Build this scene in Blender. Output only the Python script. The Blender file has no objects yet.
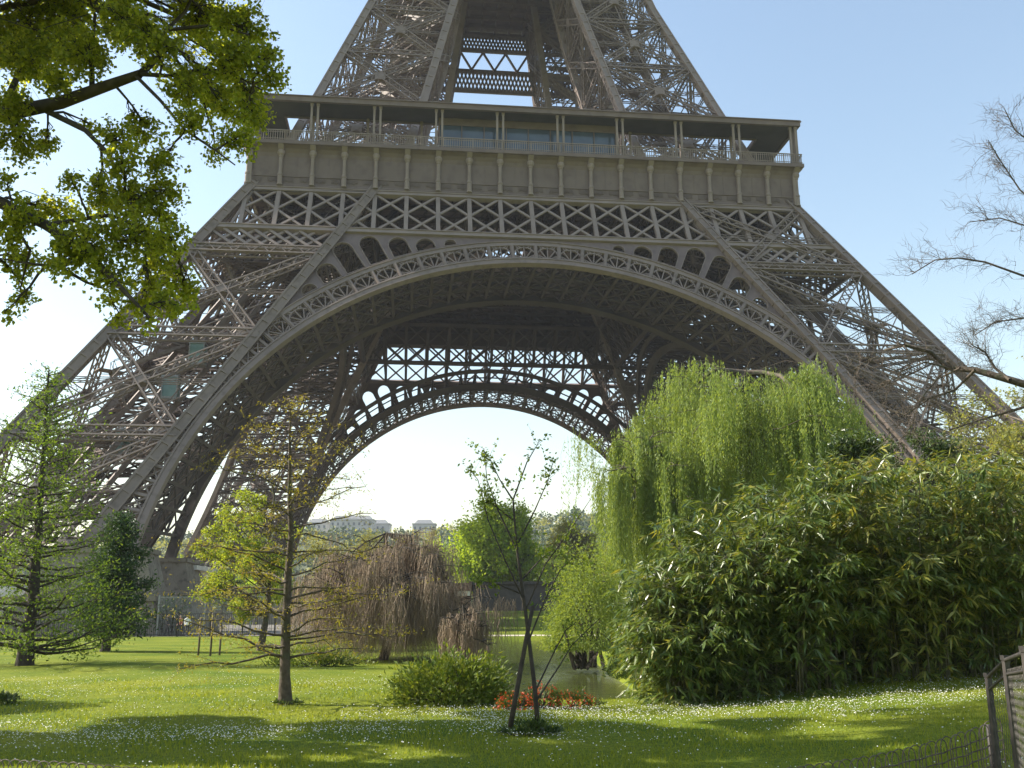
import bpy, math, random
import numpy as np
from math import sin, cos, pi, radians, sqrt, atan2

# ------------------------------------------------------------------ camera
C = bpy.context.scene.collection
SC = bpy.context.scene
CAM = np.array([-14.357, -144.5, 1.43])
R_ = np.array([0.99429414, -0.10659034, -0.00420346])
U_ = np.array([-0.02071396, -0.23157859, 0.97259565])
F_ = np.array([0.10464273, 0.96695908, 0.23246514])
FPX = 962.72
cd = bpy.data.cameras.new('camera'); cam = bpy.data.objects.new('camera', cd); C.objects.link(cam)
cd.sensor_width = 36; cd.lens = FPX / 1024 * 36; cd.clip_start = 0.1; cd.clip_end = 20000
from mathutils import Matrix, Vector
cam.matrix_world = Matrix(((R_[0], U_[0], -F_[0], CAM[0]), (R_[1], U_[1], -F_[1], CAM[1]), (R_[2], U_[2], -F_[2], CAM[2]), (0, 0, 0, 1)))
SC.camera = cam
# ground frame of the viewer: a = to the right, b = ahead
YAW = 0.1078
EA = np.array([cos(YAW), -sin(YAW), 0]); EB = np.array([sin(YAW), cos(YAW), 0])

# ------------------------------------------------------------------ sky and sun
SUN_EL, SUN_SIDE, SUN_AHEAD = radians(39), 0.98, 0.17
sv = (-SUN_SIDE * EA + SUN_AHEAD * EB); sv = sv / np.linalg.norm(sv)
sund = np.array([sv[0] * cos(SUN_EL), sv[1] * cos(SUN_EL), sin(SUN_EL)])
w = bpy.data.worlds.new('World'); SC.world = w; w.use_nodes = True
nt = w.node_tree
sky = nt.nodes.new('ShaderNodeTexSky'); sky.sky_type = 'NISHITA'; sky.sun_disc = False
sky.sun_elevation = SUN_EL; sky.sun_rotation = atan2(sund[0], sund[1])
sky.air_density = 1.5; sky.dust_density = 1.1; sky.ozone_density = 0.0; sky.altitude = 50
bg = nt.nodes['Background']; bg.inputs['Strength'].default_value = 0.11
nt.links.new(sky.outputs['Color'], bg.inputs['Color'])
sl = bpy.data.lights.new('sun', 'SUN'); sl.energy = 5.0; sl.angle = radians(0.55); sl.color = (1.0, 0.93, 0.82)
so = bpy.data.objects.new('sun', sl); C.objects.link(so)
so.rotation_euler = Vector(sund).to_track_quat('Z', 'Y').to_euler(); so.location = (-60, -100, 120)
SC.view_settings.view_transform = 'Standard'; SC.view_settings.look = 'None'
SC.view_settings.exposure = 1.12; SC.view_settings.gamma = 1.0; SC.view_settings.use_curve_mapping = False
SC.cycles.max_bounces = 6; SC.cycles.diffuse_bounces = 3; SC.cycles.transparent_max_bounces = 8

# ------------------------------------------------------------------ places
def W3(a, b, z=0.0):
    p = CAM + a * EA + b * EB
    return np.array([p[0], p[1], z])
def ab(x, y):
    d0 = x - CAM[0]; d1 = y - CAM[1]
    return d0 * EA[0] + d1 * EA[1], d0 * EB[0] + d1 * EB[1]
def ray(px, py):
    return F_ + (px - 512) / FPX * R_ + (384 - py) / FPX * U_
def at(px, py, b):
    """the point b metres ahead of the viewer in the direction of a pixel of the photograph"""
    d = ray(px, py); t = b / (d @ EB)
    return CAM + t * d
def ss(e0, e1, x):
    t = np.clip((x - e0) / (e1 - e0), 0, 1); return t * t * (3 - 2 * t)
def pond_mask(a, b):
    aL = np.interp(b, [20, 25, 38, 48, 76], [-0.6, -1.2, -2.3, -2.8, -3.8])
    aR = np.interp(b, [20, 25, 38, 48, 60, 76], [3.0, 2.7, 2.9, 3.6, 5.5, 7.5])
    return ss(-0.9, 0.9, a - aL) * ss(-0.9, 0.9, aR - a) * ss(20.3, 22.3, b) * (1 - ss(73.5, 75.3, b))
def gz(a, b):
    a = np.asarray(a, float); b = np.asarray(b, float)
    z = -0.2 + 0.42 * ss(1.5, 9, a) * (1 - ss(24, 40, b)) + 0.03 * np.sin(a * .7 + 1) * np.sin(b * .5) * ss(60, 20, b)
    z = z + 2.0 * ss(82, 116, b) * ss(-16, -6, a) * (1 - ss(12, 30, a))
    z = z - 1.1 * pond_mask(a, b)
    z = z + 0.04 * np.sin(a * 0.31 + b * .17) * (1 - ss(60, 75, b))
    return z
def ground(a, b): return W3(a, b, float(gz(a, b)))
def at_ground(px, b):
    """ground point b metres ahead, in the direction of column px at the horizon"""
    d = ray(px, 614); t = b / (d @ EB); p = CAM + t * d
    a, bb = ab(p[0], p[1]); return ground(a, bb)

# ------------------------------------------------------------------ mesh building
def nrm(v):
    v = np.asarray(v, float); return v / (np.linalg.norm(v, axis=-1, keepdims=True) + 1e-12)
class MB:
    def __init__(s): s.v = []; s.q = []; s.t = []; s.n = 0; s.beams = []
    def add(s, V, Q=None, T=None):
        V = np.asarray(V, float).reshape(-1, 3)
        if Q is not None and len(Q): s.q.append(np.asarray(Q, int).reshape(-1, 4) + s.n)
        if T is not None and len(T): s.t.append(np.asarray(T, int).reshape(-1, 3) + s.n)
        s.v.append(V); s.n += len(V); return s
    def beam(s, a, b, w, h=None, up=(0, 0, 1)):
        s.beams.append((*a, *b, w, h if h is not None else w, *up))
    def box(s, lo, hi):
        x0, y0, z0 = lo; x1, y1, z1 = hi
        s.add([(x0, y0, z0), (x1, y0, z0), (x1, y1, z0), (x0, y1, z0), (x0, y0, z1), (x1, y0, z1), (x1, y1, z1), (x0, y1, z1)],
              [(3, 2, 1, 0), (4, 5, 6, 7), (0, 1, 5, 4), (1, 2, 6, 5), (2, 3, 7, 6), (3, 0, 4, 7)]); return s
    def frustum(s, lo, hi, lo2, hi2, z0, z1):
        (x0, y0), (x1, y1), (a0, b0), (a1, b1) = lo, hi, lo2, hi2
        s.add([(x0, y0, z0), (x1, y0, z0), (x1, y1, z0), (x0, y1, z0), (a0, b0, z1), (a1, b0, z1), (a1, b1, z1), (a0, b1, z1)],
              [(3, 2, 1, 0), (4, 5, 6, 7), (0, 1, 5, 4), (1, 2, 6, 5), (2, 3, 7, 6), (3, 0, 4, 7)]); return s
    def tube(s, P, r, n=6, cap=True):
        P = np.asarray(P, float); m = len(P); r = np.broadcast_to(np.asarray(r, float), (m,))
        T = np.gradient(P, axis=0); T = nrm(T)
        up = np.array([0.13, 0.21, 0.97]) if abs(T[0][2]) < .9 else np.array([1.0, 0.1, 0.0])
        A = nrm(np.cross(T, up)); B = np.cross(T, A)
        th = np.arange(n) * 2 * pi / n
        V = P[:, None, :] + r[:, None, None] * (np.cos(th)[None, :, None] * A[:, None, :] + np.sin(th)[None, :, None] * B[:, None, :])
        i = np.arange(m - 1)[:, None] * n; j = np.arange(n)[None, :]; k = (j + 1) % n
        Q = np.stack([i + j, i + k, i + n + k, i + n + j], -1).reshape(-1, 4)
        T3 = []
        V = V.reshape(-1, 3)
        if cap:
            e = (m - 1) * n
            for q in range(1, n - 1): T3.append((e, e + q, e + q + 1)); T3.append((0, q + 1, q))
        s.add(V, Q, T3); return s
    def lathe(s, prof, c, n=12):
        prof = np.asarray(prof, float); m = len(prof); th = np.arange(n) * 2 * pi / n
        V = np.stack([c[0] + prof[:, :1] * np.cos(th), c[1] + prof[:, :1] * np.sin(th), c[2] + np.repeat(prof[:, 1:2], n, 1)], -1).reshape(-1, 3)
        i = np.arange(m - 1)[:, None] * n; j = np.arange(n)[None, :]; k = (j + 1) % n
        s.add(V, np.stack([i + j, i + k, i + n + k, i + n + j], -1).reshape(-1, 4)); return s
    def arrays(s):
        if s.beams:
            B = np.array(s.beams, float); s.beams = []
            a = B[:, 0:3]; b = B[:, 3:6]; d = nrm(b - a); side = np.cross(d, B[:, 8:11])
            bad = np.linalg.norm(side, axis=1) < 1e-4
            side[bad] = np.cross(d[bad], np.array([1.0, 0.03, 0.02])); side = nrm(side); up = np.cross(side, d)
            w = B[:, 6:7] / 2; h = B[:, 7:8] / 2
            V = np.stack([a - side * w - up * h, a + side * w - up * h, a + side * w + up * h, a - side * w + up * h,
                          b - side * w - up * h, b + side * w - up * h, b + side * w + up * h, b - side * w + up * h], 1)
            f = np.array([(0, 1, 2, 3), (7, 6, 5, 4), (0, 4, 5, 1), (1, 5, 6, 2), (2, 6, 7, 3), (3, 7, 4, 0)])
            f = f[:, ::-1]
            Q = (np.arange(len(B))[:, None, None] * 8 + f[None]).reshape(-1, 4)
            s.add(V.reshape(-1, 3), Q)
        V = np.concatenate(s.v) if s.v else np.zeros((0, 3))
        Q = np.concatenate(s.q) if s.q else np.zeros((0, 4), int); T = np.concatenate(s.t) if s.t else np.zeros((0, 3), int)
        return V, Q, T
    def build(s, name, m, parent=None, smooth=False, loc=None):
        V, Q, T = s.arrays()
        me = bpy.data.meshes.new(name)
        me.vertices.add(len(V)); me.vertices.foreach_set('co', V.astype(np.float32).ravel())
        me.loops.add(len(Q) * 4 + len(T) * 3)
        me.loops.foreach_set('vertex_index', np.concatenate([Q.ravel(), T.ravel()]).astype(np.int32))
        me.polygons.add(len(Q) + len(T))
        st = np.concatenate([np.arange(len(Q)) * 4, len(Q) * 4 + np.arange(len(T)) * 3]).astype(np.int32)
        me.polygons.foreach_set('loop_start', st)
        me.polygons.foreach_set('loop_total', np.concatenate([np.full(len(Q), 4), np.full(len(T), 3)]).astype(np.int32))
        me.polygons.foreach_set('use_smooth', np.full(len(Q) + len(T), bool(smooth)))
        me.update(calc_edges=True)
        me.materials.append(m)
        o = bpy.data.objects.new(name, me); C.objects.link(o)
        if parent is not None: o.parent = parent
        if loc is not None: o.location = loc
        return o
def tag(o, label=None, cat=None, group=None, kind=None):
    if label: o['label'] = label
    if cat: o['category'] = cat
    if group: o['group'] = group
    if kind: o['kind'] = kind
    return o
def thing(name, label, cat, loc=(0, 0, 0), rz=0.0, group=None):
    o = bpy.data.objects.new(name, None); C.objects.link(o); o.empty_display_size = .3
    o.location = loc; o.rotation_euler = (0, 0, rz); return tag(o, label, cat, group)
def copy_tree(o, parent=None):
    c = o.copy(); C.objects.link(c)
    if parent is not None: c.parent = parent
    for ch in list(o.children): copy_tree(ch, c)
    return c

# ------------------------------------------------------------------ materials
def newmat(name):
    m = bpy.data.materials.new(name); m.use_nodes = True
    return m, m.node_tree.nodes, m.node_tree.links, m.node_tree.nodes['Principled BSDF']
def noise_mat(name, c1, c2, scale=3.0, rough=.6, bump=0.0, detail=6, metallic=0, c3=None, scale3=20, spec=.5, coords='Object'):
    m, N, L, P = newmat(name)
    tc = N.new('ShaderNodeTexCoord'); nz = N.new('ShaderNodeTexNoise'); nz.inputs['Scale'].default_value = scale
    nz.inputs['Detail'].default_value = detail; L.new(tc.outputs[coords], nz.inputs['Vector'])
    cr = N.new('ShaderNodeValToRGB'); cr.color_ramp.elements[0].position = .35; cr.color_ramp.elements[1].position = .65
    cr.color_ramp.elements[0].color = (*c1, 1); cr.color_ramp.elements[1].color = (*c2, 1)
    L.new(nz.outputs['Fac'], cr.inputs['Fac']); col = cr.outputs['Color']
    if c3 is not None:
        n3 = N.new('ShaderNodeTexNoise'); n3.inputs['Scale'].default_value = scale3; L.new(tc.outputs[coords], n3.inputs['Vector'])
        r3 = N.new('ShaderNodeValToRGB'); r3.color_ramp.elements[0].position = .52; r3.color_ramp.elements[1].position = .7
        L.new(n3.outputs['Fac'], r3.inputs['Fac'])
        mx = N.new('ShaderNodeMix'); mx.data_type = 'RGBA'; L.new(r3.outputs['Color'], mx.inputs[0]); L.new(col, mx.inputs[6]); mx.inputs[7].default_value = (*c3, 1)
        col = mx.outputs[2]
    L.new(col, P.inputs['Base Color']); P.inputs['Roughness'].default_value = rough; P.inputs['Metallic'].default_value = metallic
    P.inputs['Specular IOR Level'].default_value = spec
    if bump:
        b = N.new('ShaderNodeBump'); b.inputs['Strength'].default_value = bump; b.inputs['Distance'].default_value = .05
        L.new(nz.outputs['Fac'], b.inputs['Height']); L.new(b.outputs['Normal'], P.inputs['Normal'])
    return m
def leaf_mat(name, cols, trans=.4, rough=.5, tcol=None, spec=.4):
    """leaves: each island its own shade, light passes through"""
    m, N, L, P = newmat(name)
    g = N.new('ShaderNodeNewGeometry'); cr = N.new('ShaderNodeValToRGB'); cr.color_ramp.interpolation = 'LINEAR'
    e = cr.color_ramp.elements
    while len(e) < len(cols): e.new(.5)
    for i, c in enumerate(cols): e[i].position = i / (len(cols) - 1); e[i].color = (*c, 1)
    L.new(g.outputs['Random Per Island'], cr.inputs['Fac']); L.new(cr.outputs['Color'], P.inputs['Base Color'])
    P.inputs['Roughness'].default_value = rough; P.inputs['Specular IOR Level'].default_value = spec
    tr = N.new('ShaderNodeBsdfTranslucent'); mx = N.new('ShaderNodeMixShader'); mx.inputs[0].default_value = trans
    mc = N.new('ShaderNodeMix'); mc.data_type = 'RGBA'; mc.blend_type = 'MULTIPLY'; mc.inputs[0].default_value = 1
    L.new(cr.outputs['Color'], mc.inputs[6]); mc.inputs[7].default_value = (*(tcol or (1.9, 1.6, .6)), 1)
    L.new(mc.outputs[2], tr.inputs['Color'])
    L.new(P.outputs[0], mx.inputs[1]); L.new(tr.outputs[0], mx.inputs[2])
    L.new(mx.outputs[0], N['Material Output'].inputs['Surface'])
    return m
M = {}
M['iron'] = noise_mat('brown_iron_paint', (.175, .138, .12), (.215, .17, .148), .25, .6, 0, c3=(.15, .118, .098), scale3=1.3, spec=.25)
M['iron_trim'] = noise_mat('brown_iron_trim', (.2, .16, .142), (.24, .193, .172), .6, .6, 0, spec=.25)
M['iron_plate'] = noise_mat('brown_iron_plate', (.14, .107, .098), (.165, .127, .116), .5, .62, 0, c3=(.125, .094, .088), scale3=.9, spec=.25)
M['iron_inner'] = noise_mat('shade_darkened_inner_iron', (.062, .05, .043), (.086, .07, .06), .3, .75, 0, spec=.15)  # same iron, its colour darkened to deepen the shade under arch and deck
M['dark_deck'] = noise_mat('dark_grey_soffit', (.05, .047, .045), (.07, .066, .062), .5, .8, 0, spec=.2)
M['stone'] = noise_mat('pedestal_stone', (.16, .135, .105), (.22, .19, .15), .7, .85, .4, c3=(.1, .085, .065), scale3=2.2)
M['glass_dark'] = noise_mat('pavilion_glass', (.035, .055, .085), (.06, .09, .13), .4, .1, 0, spec=.8)
M['cabin_glass'] = noise_mat('teal_cabin_glass', (.13, .22, .21), (.2, .3, .28), .8, .25, 0)
M['bark'] = noise_mat('bark_brown', (.055, .042, .03), (.11, .085, .06), 9, .9, .6, c3=(.07, .075, .04), scale3=4)
M['bark_dark'] = noise_mat('bark_dark', (.03, .024, .018), (.06, .048, .036), 9, .9, .5)
M['bark_grey'] = noise_mat('bark_greybrown', (.12, .095, .075), (.2, .165, .135), 7, .9, .5)
M['twig_mauve'] = leaf_mat('hanging_twig_mauve', [(.15, .108, .072), (.3, .222, .15), (.22, .16, .108), (.38, .29, .2)], .0, .8)
M['twig_grey'] = leaf_mat('bare_twig_brown', [(.07, .055, .04), (.13, .1, .075)], .0, .8)
M['maple_leaf'] = leaf_mat('maple_leaf', [(.1, .15, .025), (.17, .225, .035), (.25, .29, .045), (.14, .195, .03)], .7, .5, tcol=(2.6, 2.1, .6))
M['larch_leaf'] = leaf_mat('larch_needle', [(.06, .115, .018), (.09, .155, .022), (.125, .195, .028)], .5, .6)
M['yew_leaf'] = leaf_mat('dark_conifer_needle', [(.02, .05, .015), (.035, .075, .02), (.05, .1, .025)], .25, .6)
M['yellow_leaf'] = leaf_mat('yellow_green_leaf', [(.16, .23, .025), (.23, .3, .03), (.2, .28, .035), (.29, .31, .06)], .5, .55)
M['cypress_leaf'] = leaf_mat('cypress_new_needle', [(.2, .19, .035), (.27, .25, .04), (.22, .23, .03), (.2, .15, .05)], .4, .6)
M['shrub_leaf'] = leaf_mat('round_shrub_leaf', [(.09, .15, .022), (.14, .2, .03), (.2, .24, .05), (.11, .17, .025)], .35, .55)
M['young_leaf'] = leaf_mat('young_tree_leaf', [(.07, .13, .02), (.12, .18, .025), (.16, .21, .03)], .45, .55)
M['dome_leaf'] = leaf_mat('pale_dome_leaf', [(.13, .2, .035), (.2, .27, .06), (.17, .23, .045)], .5, .6)
M['willow_leaf'] = leaf_mat('willow_leaf', [(.15, .225, .055), (.2, .28, .07), (.25, .32, .09), (.17, .25, .06)], .5, .5)
M['bamboo_leaf'] = leaf_mat('bamboo_leaf', [(.035, .068, .014), (.075, .125, .024), (.14, .195, .04), (.09, .145, .028), (.16, .205, .042), (.07, .12, .024), (.3, .29, .065)], .28, .36, spec=.7)
M['bamboo_yellow'] = leaf_mat('bamboo_yellow_leaf', [(.06, .1, .02), (.13, .18, .034), (.18, .22, .04), (.34, .31, .07), (.1, .15, .026)], .28, .36, spec=.7)
M['bamboo_cane'] = noise_mat('bamboo_cane', (.05, .055, .022), (.1, .09, .04), 6, .5, 0)
M['laurel_leaf'] = leaf_mat('laurel_leaf', [(.03, .06, .014), (.05, .09, .02), (.09, .13, .025)], .25, .4, spec=.6)
M['far_green'] = leaf_mat('distant_green_leaf', [(.17, .28, .045), (.23, .35, .05), (.28, .38, .06)], .62, .6)
M['far_olive'] = leaf_mat('distant_olive_leaf', [(.17, .2, .06), (.22, .24, .08), (.2, .23, .07), (.27, .27, .12)], .45, .6)
M['far_dark'] = leaf_mat('distant_dark_leaf', [(.025, .055, .025), (.045, .085, .035), (.06, .1, .04)], .2, .6)
M['red_petal'] = leaf_mat('red_orange_petal', [(.55, .07, .02), (.65, .13, .025), (.5, .05, .03), (.6, .2, .05)], .3, .5, tcol=(1.2, 1, .8))
M['flower_leaf'] = leaf_mat('flower_leaf', [(.06, .1, .02), (.12, .15, .03)], .3, .5)
M['daisy'] = leaf_mat('daisy_petal', [(.75, .75, .7), (.82, .8, .72)], .2, .6, tcol=(1, 1, 1))
M['blade'] = leaf_mat('grass_blade', [(.12, .17, .013), (.19, .225, .018), (.25, .27, .027), (.15, .195, .015)], .45, .6, tcol=(1.6, 1.5, .6))
M['rust'] = noise_mat('rusty_wire', (.07, .055, .045), (.17, .135, .11), 30, .7, 0, metallic=.3)
M['galv'] = noise_mat('weathered_galvanised_wire', (.05, .044, .038), (.11, .098, .085), 25, .6, 0, metallic=.3)
M['post_iron'] = noise_mat('dark_post_iron', (.03, .028, .027), (.07, .06, .055), 12, .6, 0, metallic=.4)
M['grey_metal'] = noise_mat('grey_metal', (.22, .22, .22), (.32, .32, .31), 6, .5, 0, metallic=.2)
M['beige_wall'] = noise_mat('beige_wall', (.5, .44, .34), (.6, .54, .43), .5, .8, 0)
M['pale_roof'] = noise_mat('pale_roof', (.52, .5, .46), (.62, .6, .56), .4, .7, 0)
M['dark_wood'] = noise_mat('dark_hoarding', (.035, .03, .028), (.06, .05, .045), 1.5, .7, 0)
M['red_brown'] = noise_mat('red_brown_wall', (.12, .06, .045), (.17, .09, .065), 1.5, .8, 0)
M['white_paint'] = noise_mat('white_paint', (.72, .72, .7), (.8, .8, .78), 1, .4, 0)
M['red_paint'] = noise_mat('red_paint', (.45, .05, .04), (.5, .07, .05), 1, .4, 0)
M['window'] = noise_mat('vehicle_window', (.02, .025, .03), (.04, .045, .05), 1, .1, 0)
M['rubber'] = noise_mat('tyre_rubber', (.02, .02, .02), (.035, .035, .035), 8, .9, 0)
M['stake'] = noise_mat('stake_wood', (.1, .08, .06), (.18, .14, .1), 12, .9, .3)
M['skin'] = noise_mat('skin', (.5, .32, .24), (.56, .37, .28), 10, .5, 0)
M['hair'] = noise_mat('hair', (.04, .03, .02), (.07, .05, .035), 20, .6, 0)
M['white_cloth'] = noise_mat('white_cloth', (.7, .7, .68), (.78, .77, .75), 5, .9, 0)
M['dark_cloth'] = noise_mat('dark_cloth', (.03, .03, .04), (.05, .05, .06), 5, .9, 0)
M['rust_cloth'] = noise_mat('russet_cloth', (.3, .1, .06), (.36, .13, .08), 5, .9, 0)
M['paving'] = noise_mat('grey_paving', (.17, .155, .135), (.23, .21, .185), .6, .9, .1)
M['gravel'] = noise_mat('sandy_gravel', (.4, .35, .27), (.5, .44, .35), 4, .95, .2)
M['hill_mat'] = noise_mat('hill_scrub', (.04, .06, .02), (.08, .09, .035), .03, .95, 0)
M['city_wall'] = noise_mat('far_building_wall', (.42, .4, .37), (.5, .48, .45), .2, .8, 0)
M['city_pane'] = noise_mat('far_building_window', (.08, .1, .12), (.12, .14, .17), .3, .2, 0)

def lawn_material():
    m, N, L, P = newmat('lawn_grass')
    tc = N.new('ShaderNodeTexCoord')
    def nz(s, d=6):
        n = N.new('ShaderNodeTexNoise'); n.inputs['Scale'].default_value = s; n.inputs['Detail'].default_value = d
        L.new(tc.outputs['Object'], n.inputs['Vector']); return n.outputs['Fac']
    cr = N.new('ShaderNodeValToRGB'); e = cr.color_ramp.elements
    e[0].position = .3; e[0].color = (.09, .145, .012, 1); e[1].position = .7; e[1].color = (.215, .235, .024, 1)
    L.new(nz(.35), cr.inputs['Fac'])
    c2 = N.new('ShaderNodeValToRGB'); e = c2.color_ramp.elements
    e[0].position = .35; e[0].color = (.6, .65, .6, 1); e[1].position = .7; e[1].color = (1.25, 1.2, 1.2, 1)
    L.new(nz(14, 8), c2.inputs['Fac'])
    mx = N.new('ShaderNodeMix'); mx.data_type = 'RGBA'; mx.blend_type = 'MULTIPLY'; mx.inputs[0].default_value = 1
    L.new(cr.outputs[0], mx.inputs[6]); L.new(c2.outputs[0], mx.inputs[7])
    L.new(mx.outputs[2], P.inputs['Base Color']); P.inputs['Roughness'].default_value = .9; P.inputs['Specular IOR Level'].default_value = .1
    b = N.new('ShaderNodeBump'); b.inputs['Strength'].default_value = .8; b.inputs['Distance'].default_value = .06
    L.new(nz(30, 8), b.inputs['Height']); L.new(b.outputs['Normal'], P.inputs['Normal'])
    return m
M['lawn'] = lawn_material()
def water_material():
    m, N, L, P = newmat('pond_water')
    P.inputs['Base Color'].default_value = (.06, .07, .02, 1); P.inputs['Roughness'].default_value = .04; P.inputs['Specular IOR Level'].default_value = .7
    tc = N.new('ShaderNodeTexCoord'); mp = N.new('ShaderNodeMapping'); mp.inputs['Scale'].default_value = (.6, 2.2, 1); L.new(tc.outputs['Object'], mp.inputs['Vector'])
    n = N.new('ShaderNodeTexNoise'); n.inputs['Scale'].default_value = 2.5; n.inputs['Detail'].default_value = 4; L.new(mp.outputs[0], n.inputs['Vector'])
    b = N.new('ShaderNodeBump'); b.inputs['Strength'].default_value = .18; b.inputs['Distance'].default_value = .05
    L.new(n.outputs['Fac'], b.inputs['Height']); L.new(b.outputs['Normal'], P.inputs['Normal'])
    return m
M['water'] = water_material()

# ------------------------------------------------------------------ ground, pond, path, hill
def spread(dense_lo, dense_hi, step, far):
    c = list(np.arange(dense_lo, dense_hi + step / 2, step)); s = step
    hi = dense_hi; lo = dense_lo; out = []
    while hi < far: s *= 1.35; hi += s; lo -= s; c.append(hi); c.insert(0, lo)
    return np.array(c)
def sheet(A, B, zf):
    g = MB(); AA, BB = np.meshgrid(A, B, indexing='ij'); Z = zf(AA, BB)
    P = CAM[None, None, :] * np.array([1, 1, 0]) + AA[..., None] * EA + BB[..., None] * EB; P[..., 2] = Z
    n, m = AA.shape; i = np.arange(n - 1)[:, None] * m; j = np.arange(m - 1)[None, :]
    g.add(P.reshape(-1, 3), np.stack([i + j, i + m + j, i + m + j + 1, i + j + 1], -1).reshape(-1, 4)); return g
tag(sheet(spread(-45, 40, .6, 7000), spread(-6, 120, .6, 7000), gz).build('lawn', M['lawn'], smooth=True), kind='structure')
tag(sheet(np.array([-7, 0, 9.5]), np.array([19.5, 45, 76.2]), lambda a, b: a * 0 - .47).build('pond_water', M['water']), kind='structure')
tag(sheet(np.linspace(-3.6, 9.5, 12), np.linspace(75.6, 80, 6), lambda a, b: gz(a, b) + .012).build('path', M['gravel']), kind='structure')
tag(sheet(np.linspace(-95, -17, 30), np.linspace(79.5, 240, 30), lambda a, b: gz(a, b) + .02).build('esplanade', M['paving']), kind='structure')
tag(sheet(np.linspace(-16.9, 95, 30), np.linspace(121, 240, 20), lambda a, b: gz(a, b) + .02).build('forecourt', M['paving']), kind='structure')
tag(sheet(np.linspace(16, 95, 30), np.linspace(84, 120.9, 20), lambda a, b: gz(a, b) + .02).build('side_court', M['paving']), kind='structure')

# ------------------------------------------------------------------ the iron tower
W0, SL, LW = 34.05, 0.512, 14.71
AR, AZ = 38.0, 3.14                 # arch radius, height of its centre
def Wz(z): return W0 + SL * (52 - z)
NF = np.array([0, -.890, .456])
def face(x, z, off=0.0): return np.array([x, -Wz(z), z]) + NF * off
def inface(x, z, off=0.0): return np.array([x, -(Wz(z) - LW), z]) + NF * off
tower = thing('iron_tower', 'brown wrought-iron lattice tower on four arched legs rising out of frame', 'tower')

def truss(mb, a, b, wd, dp, up, bay, t=.13, lace=.07):
    """open lattice beam: four chords, zigzag lacing on the two broad sides, ties on the narrow ones"""
    a = np.asarray(a, float); b = np.asarray(b, float); d = b - a; Ln = np.linalg.norm(d); d = d / Ln
    s = nrm(np.cross(d, up)); u = np.cross(s, d); n = max(2, int(round(Ln / bay)))
    for i in (-1, 1):
        for j in (-1, 1):
            o = s * wd / 2 * i + u * dp / 2 * j; mb.beam(a + o, b + o, t, t, up)
    for k in range(n):
        p = a + d * Ln * k / n; q = a + d * Ln * (k + 1) / n; g = 1 if k % 2 else -1
        for j in (-1, 1):
            mb.beam(p + s * wd / 2 * g + u * dp / 2 * j, q - s * wd / 2 * g + u * dp / 2 * j, lace, lace * .6, up)
        for i in (-1, 1):
            mb.beam(p + s * wd / 2 * i - u * dp / 2, q + s * wd / 2 * i + u * dp / 2, lace * .8, lace * .6, s)

def box_rafter(mb, P, wd):
    """a riveted box beam with raised edge plates, through points P"""
    for a, b in zip(P[:-1], P[1:]):
        a = np.array(a, float); b = np.array(b, float)
        mb.beam(a, b, wd * .82, wd * .82, (0, 1, .2)); d = nrm(b - a); s = nrm(np.cross(d, (0, 1, .2))); u = np.cross(s, d)
        for i in (-1, 1):
            for j in (-1, 1):
                o = (s * i + u * j) * wd * .43
                mb.beam(a + o, b + o, wd * .2, wd * .2, (0, 1, .2))
        n = int(np.linalg.norm(b - a) / 1.9)
        for k in range(1, n):
            p = a + (b - a) * k / n; mb.beam(p - d * .12, p + d * .12, wd * 1.03, wd * 1.03, (0, 1, .2))

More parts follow.
